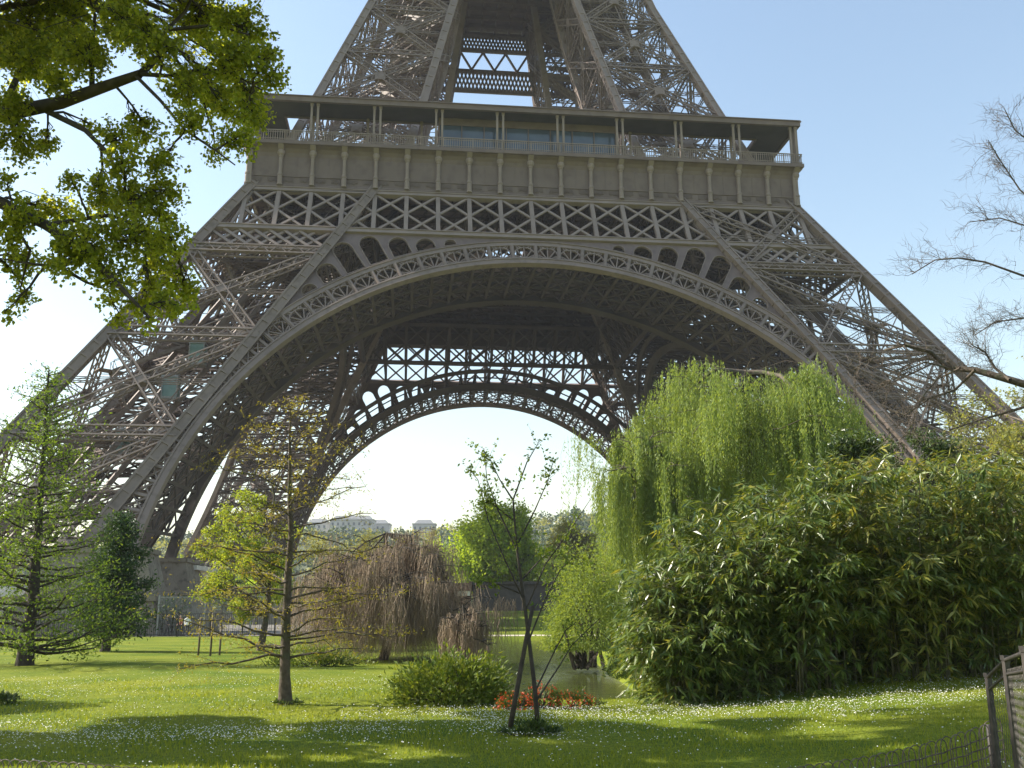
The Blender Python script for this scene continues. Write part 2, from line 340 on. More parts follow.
def make_leg():
    """the leg at -x, -y, from its pedestals to the first floor"""
    root = bpy.data.objects.new('leg', None); C.objects.link(root); root.parent = tower
    def cor(i, j, z):    # i, j = 0 outer, 1 inner
        return np.array([-(Wz(z) - i * LW), -(Wz(z) - j * LW), z])
    for i in (0, 1):
        for j in (0, 1):
            r = MB(); box_rafter(r, [cor(i, j, 5.8), cor(i, j, 29.9), cor(i, j, 57)], 1.05); r.build('corner_beam', M['iron'], root)
    nodes = [6.9, 18.3, 29.9, 41.6, 51.3]
    faces = [((0, 0), (1, 0), (0, -1, .5)), ((0, 1), (1, 1), (0, -1, .5)), ((0, 0), (0, 1), (-1, 0, .5)), ((1, 0), (1, 1), (-1, 0, .5))]
    br = MB(); fine = MB()
    for (c0, c1, up) in faces:
        for k in range(4):
            z0, z1 = nodes[k], nodes[k + 1]
            a0, a1, b0, b1 = cor(*c0, z0), cor(*c1, z0), cor(*c0, z1), cor(*c1, z1)
            if k < 3 or c0[1] + c1[1] > 0:
                truss(br, a0, b1, .95, .7, up, 1.0, .15, .11); truss(br, a1, b0, .95, .7, up, 1.0, .15, .11)
                cen = (a0 + a1 + b0 + b1) / 4
                br.beam(cen - nrm(a1 - a0) * .6, cen + nrm(a1 - a0) * .6, .95, .74, up)
                m0, m1 = (a0 + b0) / 2, (a1 + b1) / 2
                truss(fine, m0, m1, .5, .3, up, 1.2, .07, .04)
                fine.beam((a0 + a1) / 2, m0, .13, .1, up); fine.beam((a0 + a1) / 2, m1, .13, .1, up)
            if k: truss(br, a0, a1, 1.1, .9, up, 1.0, .18, .1)
            # gusset plates and stepped brackets on the beams
            for e, (p, q) in (((a0), (a0, a1)), ((a1), (a1, a0))):
                d = nrm(q - p); br.beam(p + d * .3, p + d * 1.9, 2.0, .5, up)
    for k in range(1, 4):
        z = nodes[k]; P4 = [cor(0, 0, z), cor(1, 0, z), cor(1, 1, z), cor(0, 1, z)]
        truss(br, P4[0], P4[2], .8, .7, (0, 0, 1), 1.0, .15, .09); truss(br, P4[1], P4[3], .8, .7, (0, 0, 1), 1.0, .15, .09)
        # platform deck with a rail on each level
        ctr = cor(.5, .5, z)
        fine.box(ctr + np.array([-2.6, -2.6, .4]), ctr + np.array([2.6, 2.6, .5]))
        for sx, sy in ((-1, 0), (1, 0), (0, -1), (0, 1)):
            e = ctr + np.array([sx * 2.6, sy * 2.6, 1.5]); t = np.array([sy, sx, 0]) * 2.6
            fine.beam(e - t, e + t, .07); fine.beam(e - t - (0, 0, .5), e + t - (0, 0, .5), .05)
    br.build('cross_bracing', M['iron'], root)
    fine.build('secondary_bracing', M['iron'], root)
    # sloping lift track up the middle of the leg, cables, and a zigzag stair beside it
    tr = MB()
    for s_ in (-1, 1):
        for t_ in (-1, 1):
            o = np.array([2.4 * s_, -2.4 * s_, 0]) * .75 + np.array([.9, .9, 0]) * t_
            tr.beam(cor(.5, .5, 5) + o, cor(.5, .5, 56) + o, .34, .5, (-1, -1, .7))
        for k in range(17):
            z = 5 + k * 3.0; o = np.array([2.4 * s_, -2.4 * s_, 0]) * .75; e = np.array([.9, .9, 0])
            tr.beam(cor(.5, .5, z) + o - e, cor(.5, .5, z + (3.0 if k % 2 else 0)) + o + e, .12, .12)
    for k in range(0, 17):
        z = 5 + k * 3.0; o = np.array([1.8, -1.8, 0]); tr.beam(cor(.5, .5, z) - o, cor(.5, .5, z) + o, .16, .2)
    tr.build('lift_track', M['iron'], root)
    st = MB()
    for k in range(12):
        z0 = 5.5 + k * 4.1; sgn = 1 if k % 2 else -1
        base0, base1 = cor(.28, .3, z0), cor(.28, .3, z0 + 4.1); o = np.array([1.9, 1.2, 0]) * sgn
        for wd in (-.5, .5):
            e = np.array([-.3, .5, 0]) * wd * 2
            st.beam(base0 - o + e, base1 + o + e, .07, .3); st.beam(base0 - o + e + (0, 0, 1.1), base1 + o + e + (0, 0, 1.1), .06)
            for q in np.linspace(0, 1, 6): p = base0 - o + e + (base1 - base0 + 2 * o) * q; st.beam(p, p + (0, 0, 1.1), .05)
        for q in np.linspace(0, 1, 11):
            p = base0 - o + (base1 - base0 + 2 * o) * q; st.beam(p + np.array([-.3, .5, 0]), p - np.array([-.3, .5, 0]), .28, .05)
        st.beam(base0 - o - np.array([1.2, .8, 0]), base0 - o + np.array([1.0, .8, 0]), 1.4, .1)
        for q in (.25, .75):
            st.beam(cor(q, .1, z0), cor(q, .1, z0 + 4.1), .09)
        if k % 2: st.beam(cor(.05, .3, z0), cor(.95, .3, z0), .07)
    st.build('stairway', M['iron'], root)
    # masonry pedestals
    for i in (0, 1):
        for j in (0, 1):
            c = cor(i, j, 6.4); pd = MB()
            x0, x1 = (c[0] - 1.9, c[0] + 1.9) if i == 0 else (c[0] - 1.9, -36.2)
            y0, y1 = (c[1] - 1.9, c[1] + 1.9) if j == 0 else (c[1] - 1.9, -36.2)
            e = 1.1
            pd.frustum((x0 - e - 1, y0 - e - 1), (x1 + e + .8, y1 + e + .8), (x0 - e, y0 - e), (x1 + e, y1 + e), -.4, 2.6)
            pd.box((x0 - e - .25, y0 - e - .25, 2.6), (x1 + e + .25, y1 + e + .25, 3.05))
            pd.frustum((x0 - e * .8, y0 - e * .8), (x1 + e * .8, y1 + e * .8), (x0, y0), (x1, y1), 3.05, 6.6)
            pd.box((x0 - .2, y0 - .2, 6.6), (x1 + .2, y1 + .2, 7.0))
            pd.build('pedestal', M['stone'], root)
    bw = MB(); a = cor(0, 0, 0); b = cor(1, 1, 0)
    bw.box((a[0] + 3, a[1] - 1.2, -.4), (b[0] - 2, a[1] - .4, 2.3)); bw.box((a[0] - 1.2, a[1] + 3, -.4), (a[0] - .4, b[1] - 2, 2.3))
    bw.box((b[0] + .4, a[1] + 3, -.4), (b[0] + 1.2, b[1] - 2, 2.3)); bw.box((a[0] + 3, b[1] + .4, -.4), (b[0] - 2, b[1] + 1.2, 2.3))
    bw.build('base_wall', M['stone'], root)
    return root

def curve_plate(outer, holes, th, mapf, name, m, parent):
    """flat plate with holes, triangulated by a filled 2D curve, then laid on the face"""
    cu = bpy.data.curves.new('plate', 'CURVE'); cu.dimensions = '2D'; cu.fill_mode = 'BOTH'; cu.extrude = th / 2
    for pts in [outer] + holes:
        sp = cu.splines.new('POLY'); sp.points.add(len(pts) - 1); sp.use_cyclic_u = True
        for i, p in enumerate(pts): sp.points[i].co = (p[0], p[1], 0, 1)
    o = bpy.data.objects.new('plate', cu); C.objects.link(o)
    dg = bpy.context.evaluated_depsgraph_get(); me = bpy.data.meshes.new_from_object(o.evaluated_get(dg))
    bpy.data.objects.remove(o); bpy.data.curves.remove(cu)
    me.name = name
    for v in me.vertices: v.co = Vector(mapf(v.co.x, v.co.y, v.co.z))
    me.materials.clear(); me.materials.append(m); me.polygons.foreach_set('use_smooth', np.zeros(len(me.polygons), bool)); me.update()
    ob = bpy.data.objects.new(name, me); C.objects.link(ob); ob.parent = parent
    return ob

PITCH = 3.83
def pol(r, th): return r * cos(th), AZ + r * sin(th)
def make_face():
    """arch, belt girder, frieze and gallery of the side that looks to -y"""
    parts = []
    # --- arch: rings of the front rib
    th0 = radians(5.5); n = 110; ths = np.linspace(th0, pi - th0, n + 1)
    arch = MB()
    def ring(mb, r0, r1, f, o0, o1, ths):
        """a solid curved bar between radii r0 and r1 and between offsets o0 and o1"""
        m = len(ths); V = []
        for t in ths:
            for r, o in ((r0, o0), (r1, o0), (r1, o1), (r0, o1)): x, z = pol(r, t); V.append(f(x, z, o))
        Q = []
        for k in range(m - 1):
            for e in range(4): Q.append((k * 4 + e, k * 4 + (e + 1) % 4, k * 4 + 4 + (e + 1) % 4, k * 4 + 4 + e))
        Q += [(3, 2, 1, 0), (m * 4 - 4, m * 4 - 3, m * 4 - 2, m * 4 - 1)]
        mb.add(V, Q)
    ring(arch, 38.0, 38.62, face, -.55, .1, ths); ring(arch, 37.9, 38.0, face, -.5, .2, ths); ring(arch, 38.55, 38.72, face, -.3, .2, ths)
    tg = radians(42.3)
    up_ths = np.linspace(tg - radians(1.5), pi - tg + radians(1.5), 90)
    ring(arch, 40.72, 41.2, face, -.5, .06, up_ths); ring(arch, 41.2, 41.3, face, -.5, .2, up_ths)
    A = arch.build('arch', M['iron'], tower); parts.append(A)
    # fan pattern between the two rings
    fan = MB(); NC = 24; dth = (pi - 2 * tg) / NC
    def fb(p, q, w_, h_=.16, o=-.12): fan.beam(face(*p, o), face(*q, o), w_, h_, NF)
    for k in range(NC + 1):
        t = tg + k * dth
        fb(pol(38.66, t), pol(40.8, t), .42, .3); fan.beam(face(*pol(38.66, t), .06), face(*pol(40.8, t), .06), .16, .14, NF)
        if k == NC: break
        tm = t + dth / 2; hw = dth * 39.7 / 2 - .26
        def loc(u_, r): return pol(r, tm + u_ / r)
        for g in (-62, -33, 0, 33, 62):
            rr = 1.72; uu = sin(radians(g)) * rr; rv = cos(radians(g)) * rr
            k_ = min(1, hw / (abs(uu) + 1e-6)); fb(loc(0, 38.75), loc(uu * k_, 38.75 + rv * k_), .13)
        arc = [loc(hw * cos(a), 39.75 + .75 * sin(a)) for a in np.linspace(0, pi, 9)]
        for p, q in zip(arc[:-1], arc[1:]): fb(p, q, .13)
        for g in (-40, 0, 40):
            fb(loc(sin(radians(g)) * hw, 39.75 + .75 * cos(radians(g))), loc(sin(radians(g)) * hw * 1.3, 40.8), .1)
        for sg in (-1, 1): fb(loc(sg * hw * .55, 38.7), loc(sg * hw, 39.2), .11); fb(loc(sg * hw * .2, 40.4), loc(sg * hw * .62, 40.68), .16)
    for sg in (-1, 1):      # narrowing lattice below, between rib and corner beam
        prev = None
        for k in range(16):
            t = tg - radians(1.2) - k * radians(2.15); 
            ux, uz = cos(t), sin(t)
            # distance along the radius to the inner line of the leg
            rl = (Wz(AZ) - LW) / (ux + SL * uz) - .35; rl = min(rl, 41.0)
            if rl < 38.75: rl = 38.8
            p, q = pol(38.6, t), pol(rl, t); p, q = (sg * p[0], p[1]), (sg * q[0], q[1])
            fb(p, q, .3, .3)
            if prev: fb(prev[0], q, .14); fb(prev[1], p, .14)
            prev = (p, q)
    # inner rib and the lattice of the vault between the ribs
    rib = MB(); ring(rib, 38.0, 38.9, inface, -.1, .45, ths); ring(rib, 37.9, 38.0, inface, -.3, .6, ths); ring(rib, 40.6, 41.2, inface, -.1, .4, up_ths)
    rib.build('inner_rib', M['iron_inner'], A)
    vl = MB(); tv = np.linspace(radians(9), pi - radians(9), 45)
    for k, t in enumerate(tv):
        a0, b0 = face(*pol(38.4, t), -.6), inface(*pol(38.4, t), .5); rad = nrm(np.array([cos(t), 0, sin(t)]))
        hi = 40.9 if tg - .1 < t < pi - tg + .1 else 39.6
        a1, b1 = face(*pol(hi, t), -.6), inface(*pol(hi, t), .5)
        vl.beam(a0, b0, .34, .2, rad); vl.beam(a1, b1, .3, .2, rad)
        nb = 5
        for e in range(nb):
            f0, f1 = e / nb, (e + 1) / nb
            vl.beam(a0 + (b0 - a0) * f0, a1 + (b1 - a1) * f1, .14, .14); vl.beam(a1 + (b1 - a1) * f0, a0 + (b0 - a0) * f1, .14, .14)
        if k:
            for e in range(3):
                f0, f1 = e / 3, (e + 1) / 3
                vl.beam(p0 + (q0 - p0) * f0, a0 + (b0 - a0) * f1, .2, .12, rad); vl.beam(a0 + (b0 - a0) * f0, p0 + (q0 - p0) * f1, .2, .12, rad)
            for f0 in (1 / 3, 2 / 3): vl.beam(p0 + (q0 - p0) * f0, a0 + (b0 - a0) * f0, .22, .2, rad); vl.beam(p1 + (q1 - p1) * f0, a1 + (b1 - a1) * f0, .22, .2, rad)
        p0, q0, p1, q1 = a0, b0, a1, b1
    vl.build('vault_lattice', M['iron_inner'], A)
    # spandrel plate pierced by arched openings
    xl = lambda z: Wz(z) - LW
    zt = 45.0; out = []
    tA = np.linspace(radians(42.6), pi - radians(42.6), 70)
    for t in tA: out.append(pol(41.25, t))
    out.append((-xl(zt) + .0, zt)); out.append((xl(zt), zt))
    holes = []
    for k in range(NC):
        t = tg + (k + .5) * dth; ux, uz = cos(t), sin(t)
        rt = (44.55 - AZ) / uz
        rl = (Wz(AZ) - LW) / (abs(ux) + SL * uz) - .75
        top = min(rt, rl); hw = dth * 42 / 2 - .3; bot = 41.62
        if top - bot < .75: continue
        top -= .1; hw = min(hw, (top - bot) * .8)
        rc = max(top - hw, bot + .15); h = []
        h.append((hw * .98, bot)); h.append((hw, rc))
        for a in np.linspace(0, pi, 10)[1:-1]: h.append((hw * cos(a), rc + (top - rc) * sin(a)))
        h.append((-hw, rc)); h.append((-hw * .98, bot))
        holes.append([(r * ux - u_ * -uz, AZ + r * uz - u_ * ux) if False else (r * ux + u_ * uz, AZ + r * uz - u_ * ux) for (u_, r) in h])
    def mapf(x, z, o): return face(x, z, o - .2)
    curve_plate(out, holes, .14, mapf, 'spandrel', M['iron_plate'], A)
    for h in holes:
        for p, q in zip(h, h[1:] + h[:1]): fan.beam(face(*p, -.17), face(*q, -.17), .1, .3, NF)
    fan.build('fan_grille', M['iron'], A)

    # --- belt girder of big crosses
    be = MB(); bx = MB()
    def fbeam(mb, f, x0, z0, x1, z1, w_, h_, o=0.0): mb.beam(f(x0, z0, o), f(x1, z1, o), w_, h_, NF)
    def zone(f, mb_c, mb_x, full, o=-.1, inner=False):
        z0, z1 = 45.2, 51.45
        for z, hh in ((z1, .55), (z0 - .05, .6)):
            fbeam(mb_c, f, -Wz(z) + .3, z, Wz(z) - .3, z, hh, .7, o); fbeam(mb_c, f, -Wz(z) + .3, z + hh * .42, Wz(z) - .3, z + hh * .42, .12, .95, o)
        nn = 9
        for k in range(-nn, nn + 1):
            x = k * PITCH
            if abs(x) < Wz(48.5) - 1: fbeam(mb_c, f, x, z0, x, z1, .5, .45, o)
            if k < nn:
                xa, xb = x, x + PITCH
                if max(abs(xa), abs(xb)) > Wz(z1) - .2 and not (min(abs(xa), abs(xb)) < Wz(z1) - .5): continue
                xb1 = np.clip(xb, -Wz(z1), Wz(z1)); xa1 = np.clip(xa, -Wz(z1), Wz(z1))
                zm = (z0 + z1) / 2
                for za, zb in ((z0, zm), (zm, z1)):
                    la, lb = np.clip((xa, xb), -Wz(zb) + .3, Wz(zb) - .3)
                    fbeam(mb_x, f, xa, za, lb, zb, .3, .18, o + .06); fbeam(mb_x, f, xb, za, la, zb, .3, .18, o + .025)
        for sg in (-1, 1):
            fbeam(mb_x, f, sg * (Wz(z0) - 1.9), z0, sg * (Wz(z1) - .6), z1 - .1, .3, .2, o)
        if full:
            zl = 42.0
            for sg in (-1, 1):
                fbeam(mb_c, f, sg * (Wz(zl) - LW + .3), zl, sg * (Wz(zl) - .3), zl, .6, .7, o)
                fbeam(mb_c, f, sg * (Wz(zl) - LW + .3), zl - .26, sg * (Wz(zl) - .3), zl - .26, .12, .95, o)
                a, b = Wz(43.6) - LW + .5, Wz(43.6) - .5; m = 4; s_ = (b - a) / m
                for e in range(-1, m + 1):
                    for dx in (1, -1):
                        x0 = a + s_ * (e + (0 if dx == 1 else 1)); x1 = x0 + dx * s_
                        for hlf in (0, .5):
                            p0, p1 = x0 + hlf * s_, x1 + hlf * s_
                            if min(p0, p1) < a - 1.2 or max(p0, p1) > b + 1.0: continue
                            fbeam(mb_x, f, sg * p0, zl + .2, sg * p1, z0 - .3, .34, .16, o + (.07 if dx == 1 else -.1))
    zone(face, be, bx, True)
    G1 = be.build('belt_girder', M['iron_trim'], tower); bx.build('lattice', M['iron_trim'], G1); parts.append(G1)
    ib = MB(); zone(inface, ib, ib, False, 0)
    # ties between the two planes of the belt
    for k in range(-9, 10):
        x = k * PITCH
        for z in (45.2, 51.4):
            ib.beam(face(x, z, -.3), inface(x, z, .2), .22, .3)
        ib.beam(face(x, 45.2, -.3), inface(x, 51.4), .16, .16); ib.beam(face(x, 51.4, -.3), inface(x, 45.2), .16, .16)
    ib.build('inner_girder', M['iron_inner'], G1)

    # --- frieze with consoles
    fr = MB()
    prof = [(33.3, 51.55), (34.5, 51.6), (34.5, 52.1), (34.3, 52.16), (34.14, 52.3), (34.14, 53.25), (34.26, 53.3), (34.26, 53.45), (34.14, 53.5),
            (34.17, 55.9), (34.3, 56.4), (34.6, 56.85), (35.02, 57.1), (35.36, 57.16), (35.36, 57.62), (34.9, 57.64), (3, 57.64), (3, 56.9), (33.3, 56.9), (33.3, 51.55)]
    V = []
    for h, z in prof: V += [(-h, -h, z), (h, -h, z)]
    fr.add(V, [(2 * k, 2 * k + 1, 2 * k + 3, 2 * k + 2) for k in range(len(prof) - 1)])
    for k in range(-19, 20):
        x = k * PITCH / 2
        if abs(x) < 34: fr.beam((x, -34.15, 53.5), (x, -34.18, 56.0), .09, .05, (0, 1, 0))
    rq = np.random.default_rng(4)
    for k in range(-19, 19):
        xa = k * PITCH / 2 + .42; n_ = 9
        for q in range(n_):
            x = xa + q * .135 + .05; hh = rq.uniform(.4, .62)
            if abs(x) < 33.9: fr.beam((x, -34.2, 53.2 - hh), (x, -34.2, 53.2), .085, .1, (0, 1, 0))
    FR = fr.build('frieze', M['iron_plate'], tower); parts.append(FR)
    cm = MB()
    cm.lathe([(0, 4.62), (.22, 4.6), (.4, 4.45), (.47, 4.2), (.42, 3.95), (.3, 3.78), (.27, 3.7), (.3, 3.6), (.22, 3.5), (.22, 1.5), (.3, 1.42), (.33, 1.2), (.26, 1.05), (.3, .95), (.3, .1), (.36, .05), (.36, -.1), (0, -.1)], (0, 0, 0), 12)
    cm.box((-.2, .1, 0), (.2, .5, 4.3)); cm.frustum((-.3, -.1), (.3, .4), (-.34, -.85), (.34, .4), 4.15, 4.95)
    c0 = cm.build('console', M['iron_trim'], FR); c0.location = (0, -34.5, 52.15)
    for k in range(1, 10):
        for sg in (-1, 1):
            c = c0.copy(); C.objects.link(c); c.parent = FR; c.location = (sg * k * PITCH, -34.5, 52.15)
    # --- gallery: railing, posts, canopy
    H = 35.2; ra = MB()
    for z, t in ((58.95, .12), (57.85, .07), (58.7, .06)): ra.beam((-H, -H, z), (H, -H, z), t, t)
    for k in range(-125, 126):
        ra.beam((k * .28, -H, 57.6), (k * .28, -H, 58.95), .075 if k % 13 else .16, .05, (0, 1, 0))
    RA = ra.build('railing', M['iron_trim'], tower); parts.append(RA)
    ca = MB()
    for (h0, h1, z0, z1) in ((35.3, 34.9, 62.95, 63.62), (34.9, 31.0, 63.2, 63.5), (31.0, 30.8, 62.95, 63.5)):
        V = [(-h0, -h0, z0), (h0, -h0, z0), (h1, -h1, z0), (-h1, -h1, z0), (-h0, -h0, z1), (h0, -h0, z1), (h1, -h1, z1), (-h1, -h1, z1)]
        ca.add(V, [(3, 2, 1, 0), (4, 5, 6, 7), (0, 1, 5, 4), (2, 3, 7, 6)])
    ca.beam((-35.3, -35.42, 63.62), (35.3, -35.42, 63.62), .12, .12)
    for k in range(-18, 19): x = k * 1.8; 0
    CA = ca.build('canopy', M['iron_plate'], tower); parts.append(CA)
    so_ = MB()
    so_.add([(-34.85, -34.85, 63.15), (34.85, -34.85, 63.15), (31.0, -31.0, 63.15), (-31.0, -31.0, 63.15)], [(3, 2, 1, 0)])
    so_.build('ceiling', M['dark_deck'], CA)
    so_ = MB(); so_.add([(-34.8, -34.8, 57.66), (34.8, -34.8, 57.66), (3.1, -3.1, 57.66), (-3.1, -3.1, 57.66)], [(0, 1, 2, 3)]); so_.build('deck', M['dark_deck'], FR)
    pm = MB(); pm.beam((0, 0, 57.6), (0, 0, 63.1), .26, .26, (0, 1, 0)); pm.box((-.22, -.22, 57.62), (.22, .22, 57.9)); pm.box((-.2, -.2, 62.7), (.2, .2, 63.0))
    p0 = None
    for k in range(-4, 6):
        for e in (-.38, .38):
            x = (k - .5) * 7.66 + e
            if abs(x) > 34.9: continue
            o = pm.build('post', M['iron_trim'], CA) if p0 is None else p0.copy()
            if p0 is not None: C.objects.link(o); o.parent = CA
            p0 = p0 or o; o.location = (x, -34.7, 0)
    for k in range(-4, 5):
        o = p0.copy(); C.objects.link(o); o.parent = CA; o.location = (k * 7.1 * .96, -31.3, 0)
    pv = MB(); pv.box((-11.5, -32.6, 57.7), (11.5, -27, 58.6)); pv.box((-11.5, -32.6, 62.1), (11.5, -27, 63.1))
    for k in range(9): x = -11.4 + k * 2.85; pv.beam((x, -32.62, 58.5), (x, -32.62, 62.2), .12, .14, (0, 1, 0))
    PV = pv.build('gallery_pavilion', M['iron_plate'], tower); parts.append(PV)
    gl = MB(); gl.box((-11.4, -32.5, 58.6), (11.4, -27.1, 62.1)); gl.build('window_band', M['glass_dark'], PV)
    # --- deck joists under the first floor
    jo = MB()
    for k in range(-9, 10):
        x = k * PITCH
        y1 = -max(13.6, min(34, abs(x)))
        if abs(x) < 33: truss(jo, (x, -33.3, 55.6), (x, y1, 55.6), .3, 1.9, (0, 0, 1), 1.8, .2, .12)
    for y in (-33, -29, -24.5, -20, -16.5, -13.8): truss(jo, (-abs(y), y, 55.2), (abs(y), y, 55.2), .4, 2.4, (0, 0, 1), 2.0, .24, .14)
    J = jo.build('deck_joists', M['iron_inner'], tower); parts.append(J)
    return parts

# --- second stage
def w2(z): return float(np.interp(z, [57, 69, 88.7, 113], [31.2, 27.1, 20.5, 14.2]))
def i2(z): return float(np.interp(z, [57, 69, 89.5, 113], [15.9, 13.3, 9.0, 5.2]))
def make_upper_leg():
    root = bpy.data.objects.new('upper_leg', None); C.objects.link(root); root.parent = tower
    def cor(i, j, z): f = lambda k: w2(z) + (i2(z) - w2(z)) * k; return np.array([-f(i), -f(j), z])
    zs = [57.7, 67.5, 77, 86, 94.5, 102.5, 110]
    for i in (0, 1):
        for j in (0, 1):
            r = MB(); box_rafter(r, [cor(i, j, z) for z in (57.7, 69, 89, 112)], .95); r.build('corner_beam', M['iron_trim'], root)
    br = MB(); fine = MB()
    faces = [((0, 0), (1, 0), (0, -1, .3)), ((0, 1), (1, 1), (0, -1, .3)), ((0, 0), (0, 1), (-1, 0, .3)), ((1, 0), (1, 1), (-1, 0, .3))]
    for c0, c1, up in faces:
        for k in range(6):
            a0, a1, b0, b1 = cor(*c0, zs[k]), cor(*c1, zs[k]), cor(*c0, zs[k + 1]), cor(*c1, zs[k + 1])
            truss(br, a0, b1, .85, .6, up, .9, .15, .09); truss(br, a1, b0, .85, .6, up, .9, .15, .09); truss(br, b0, b1, .8, .6, up, .9, .15, .09)
            cen = (a0 + a1 + b0 + b1) / 4; br.beam(cen - nrm(a1 - a0) * .7, cen + nrm(a1 - a0) * .7, 1.3, .7, up)
            truss(fine, (a0 + b0) / 2, (a1 + b1) / 2, .4, .3, up, .8, .07, .05)
            fine.beam((a0 + a1) / 2, (b0 + b1) / 2, .14, .14, up)
            for q in (.25, .75): fine.beam(a0 + (b0 - a0) * q, a1 + (b1 - a1) * q, .1, .12, up)
    for k in range(1, 6):
        z = zs[k]; truss(br, cor(0, 0, z), cor(1, 1, z), .7, .6, (0, 0, 1), .9, .14, .08); truss(br, cor(1, 0, z), cor(0, 1, z), .7, .6, (0, 0, 1), .9, .14, .08)
    for k in range(26):
        z = 58 + k * 1.9; sgn = 1 if k % 2 else -1; p, q = cor(.5, .5, z), cor(.5, .5, z + 1.9); o = np.array([1.3, -1.0, 0]) * sgn
        for e in (-.45, .45):
            d = np.array([e, e, 0]); fine.beam(p - o + d, q + o + d, .07, .28); fine.beam(p - o + d + (0, 0, 1), q + o + d + (0, 0, 1), .05)
        fine.beam(p - o, p - o + np.array([-sgn * 1.1, sgn * .8, 0]), 1.2, .1)
        for i_, j_ in ((.3, .3), (.7, .3), (.3, .7), (.7, .7)): fine.beam(cor(i_, j_, z), cor(i_, j_, z + 1.9), .12)
        fine.beam(cor(.3, .3, z), cor(.7, .3, z), .08); fine.beam(cor(.3, .7, z), cor(.7, .7, z), .08); fine.beam(cor(.3, .3, z), cor(.3, .7, z), .08)
    br.build('cross_bracing', M['iron'], root); fine.build('secondary_bracing', M['iron'], root)
    return root
def make_upper_face():
    mb = MB(); la = MB()
    for z0, z1 in ((96.7, 100.3), (104.0, 106.6)):
        y = lambda z: -w2(z) + .5
        for z in (z0, z1): mb.beam((-w2(z), y(z), z), (w2(z), y(z), z), .5, .6)
        n = 26; s = 2 * w2(z0) / n
        for k in range(n):
            x = -w2(z0) + k * s
            la.beam((x, y(z0), z0), (x + s, y(z1), z1), .3, .3, (0, 1, 0)); la.beam((x + s, y(z0) + .1, z0), (x, y(z1) + .1, z1), .3, .3, (0, 1, 0))
            xm = x + s / 2; la.beam((xm, y(z0) + .02, z0), (xm + s, y(z1) + .02, z1), .3, .3, (0, 1, 0)); la.beam((xm + s, y(z0) + .12, z0), (xm, y(z1) + .12, z1), .3, .3, (0, 1, 0))
    y = -w2(102) + .5; n = 8
    for k in range(n):
        x = -w2(102) + k * 2 * w2(102) / n; d = 2 * w2(102) / n; la.beam((x, y, 100.3), (x + d / 2, y, 104), .35, .4, (0, 1, 0)); la.beam((x + d / 2, y, 104), (x + d, y, 100.3), .35, .4, (0, 1, 0))
    o = mb.build('upper_belt', M['iron'], tower); la.build('lattice', M['iron'], o)
    return o
parts = make_face() + [make_leg(), make_upper_leg(), make_upper_face()]
for p in parts:
    for k in (1, 2, 3):
        c = copy_tree(p, tower); c.rotation_euler = (0, 0, k * pi / 2)
pf = MB(); pf.frustum((-16, -16), (16, 16), (-20, -20), (20, 20), 108, 112); pf.box((-20.5, -20.5, 112), (20.5, 20.5, 116))
for k in range(-6, 7): pf.beam((k * 2.6, -15.8, 107.6), (k * 2.6, 15.8, 107.6), .4, .8); pf.beam((-15.8, k * 2.6, 107.2), (15.8, k * 2.6, 107.2), .4, .8)
pf.build('second_platform', M['iron_plate'], tower)

# lift cabins standing in the left leg
def lift_cabin(p, label):
    t = thing('lift_cabin', label, 'lift cabin', p, 0, 'lift cabins inside the left tower leg')
    b = MB(); b.box((-.8, -.8, 0), (.8, .8, .25)); b.box((-.85, -.85, 2.3), (.85, .85, 2.5)); b.frustum((-.6, -.6), (.6, .6), (-.4, -.4), (.4, .4), 2.5, 2.75)
    for i in (-.74, .74):
        for j in (-.74, .74): b.beam((i, j, .2), (i, j, 2.35), .12)
    b.build('cabin_frame', M['grey_metal'], t)
    g = MB(); g.box((-.7, -.7, .25), (.7, .7, 2.3)); g.build('glazing', M['cabin_glass'], t)
for (px, py, b, lab) in ((197, 366, 99, 'teal glazed lift cabin highest of three inside the left tower leg'),
                         (170, 400, 98, 'teal glazed lift cabin, middle one of three inside the left tower leg'),
                         (124, 455, 96, 'teal glazed lift cabin lowest of three inside the left tower leg')):
    lift_cabin(at(px, py, b), lab)

# ------------------------------------------------------------------ plants
def rdir(rng, n):
    return nrm(rng.normal(size=(n, 3)))
def leaves(mb, P, size, rng, aspect=.5, droop=.2, D=None, fold=.12, spread=1.0):
    """one small folded leaf per point"""
    P = np.asarray(P, float); n = len(P)
    if n == 0: return
    size = np.broadcast_to(np.asarray(size, float), (n,))[:, None] * rng.uniform(.7, 1.25, (n, 1))
    d = rdir(rng, n) * spread
    if D is not None: d = d * .6 + np.asarray(D, float)
    d[:, 2] -= droop; d = nrm(d)
    s = nrm(np.cross(d, rdir(rng, n))); u = np.cross(s, d)
    V = np.stack([P, P + d * size * .45 + s * size * aspect * .5 + u * size * fold, P + d * size, P + d * size * .45 - s * size * aspect * .5 + u * size * fold], 1)
    mb.add(V.reshape(-1, 3), np.arange(n * 4).reshape(-1, 4))
def wig(rng, a, b, n=6, amp=.08, sag=0.0):
    a = np.asarray(a, float); b = np.asarray(b, float); L = np.linalg.norm(b - a); t = np.linspace(0, 1, n)
    P = a + (b - a) * t[:, None]
    off = np.cumsum(rng.normal(size=(n, 3)), 0) * amp * L / sqrt(n); off -= off[0] + (off[-1] - off[0]) * t[:, None]
    P = P + off; P[:, 2] += sag * L * np.sin(t * pi)
    return P
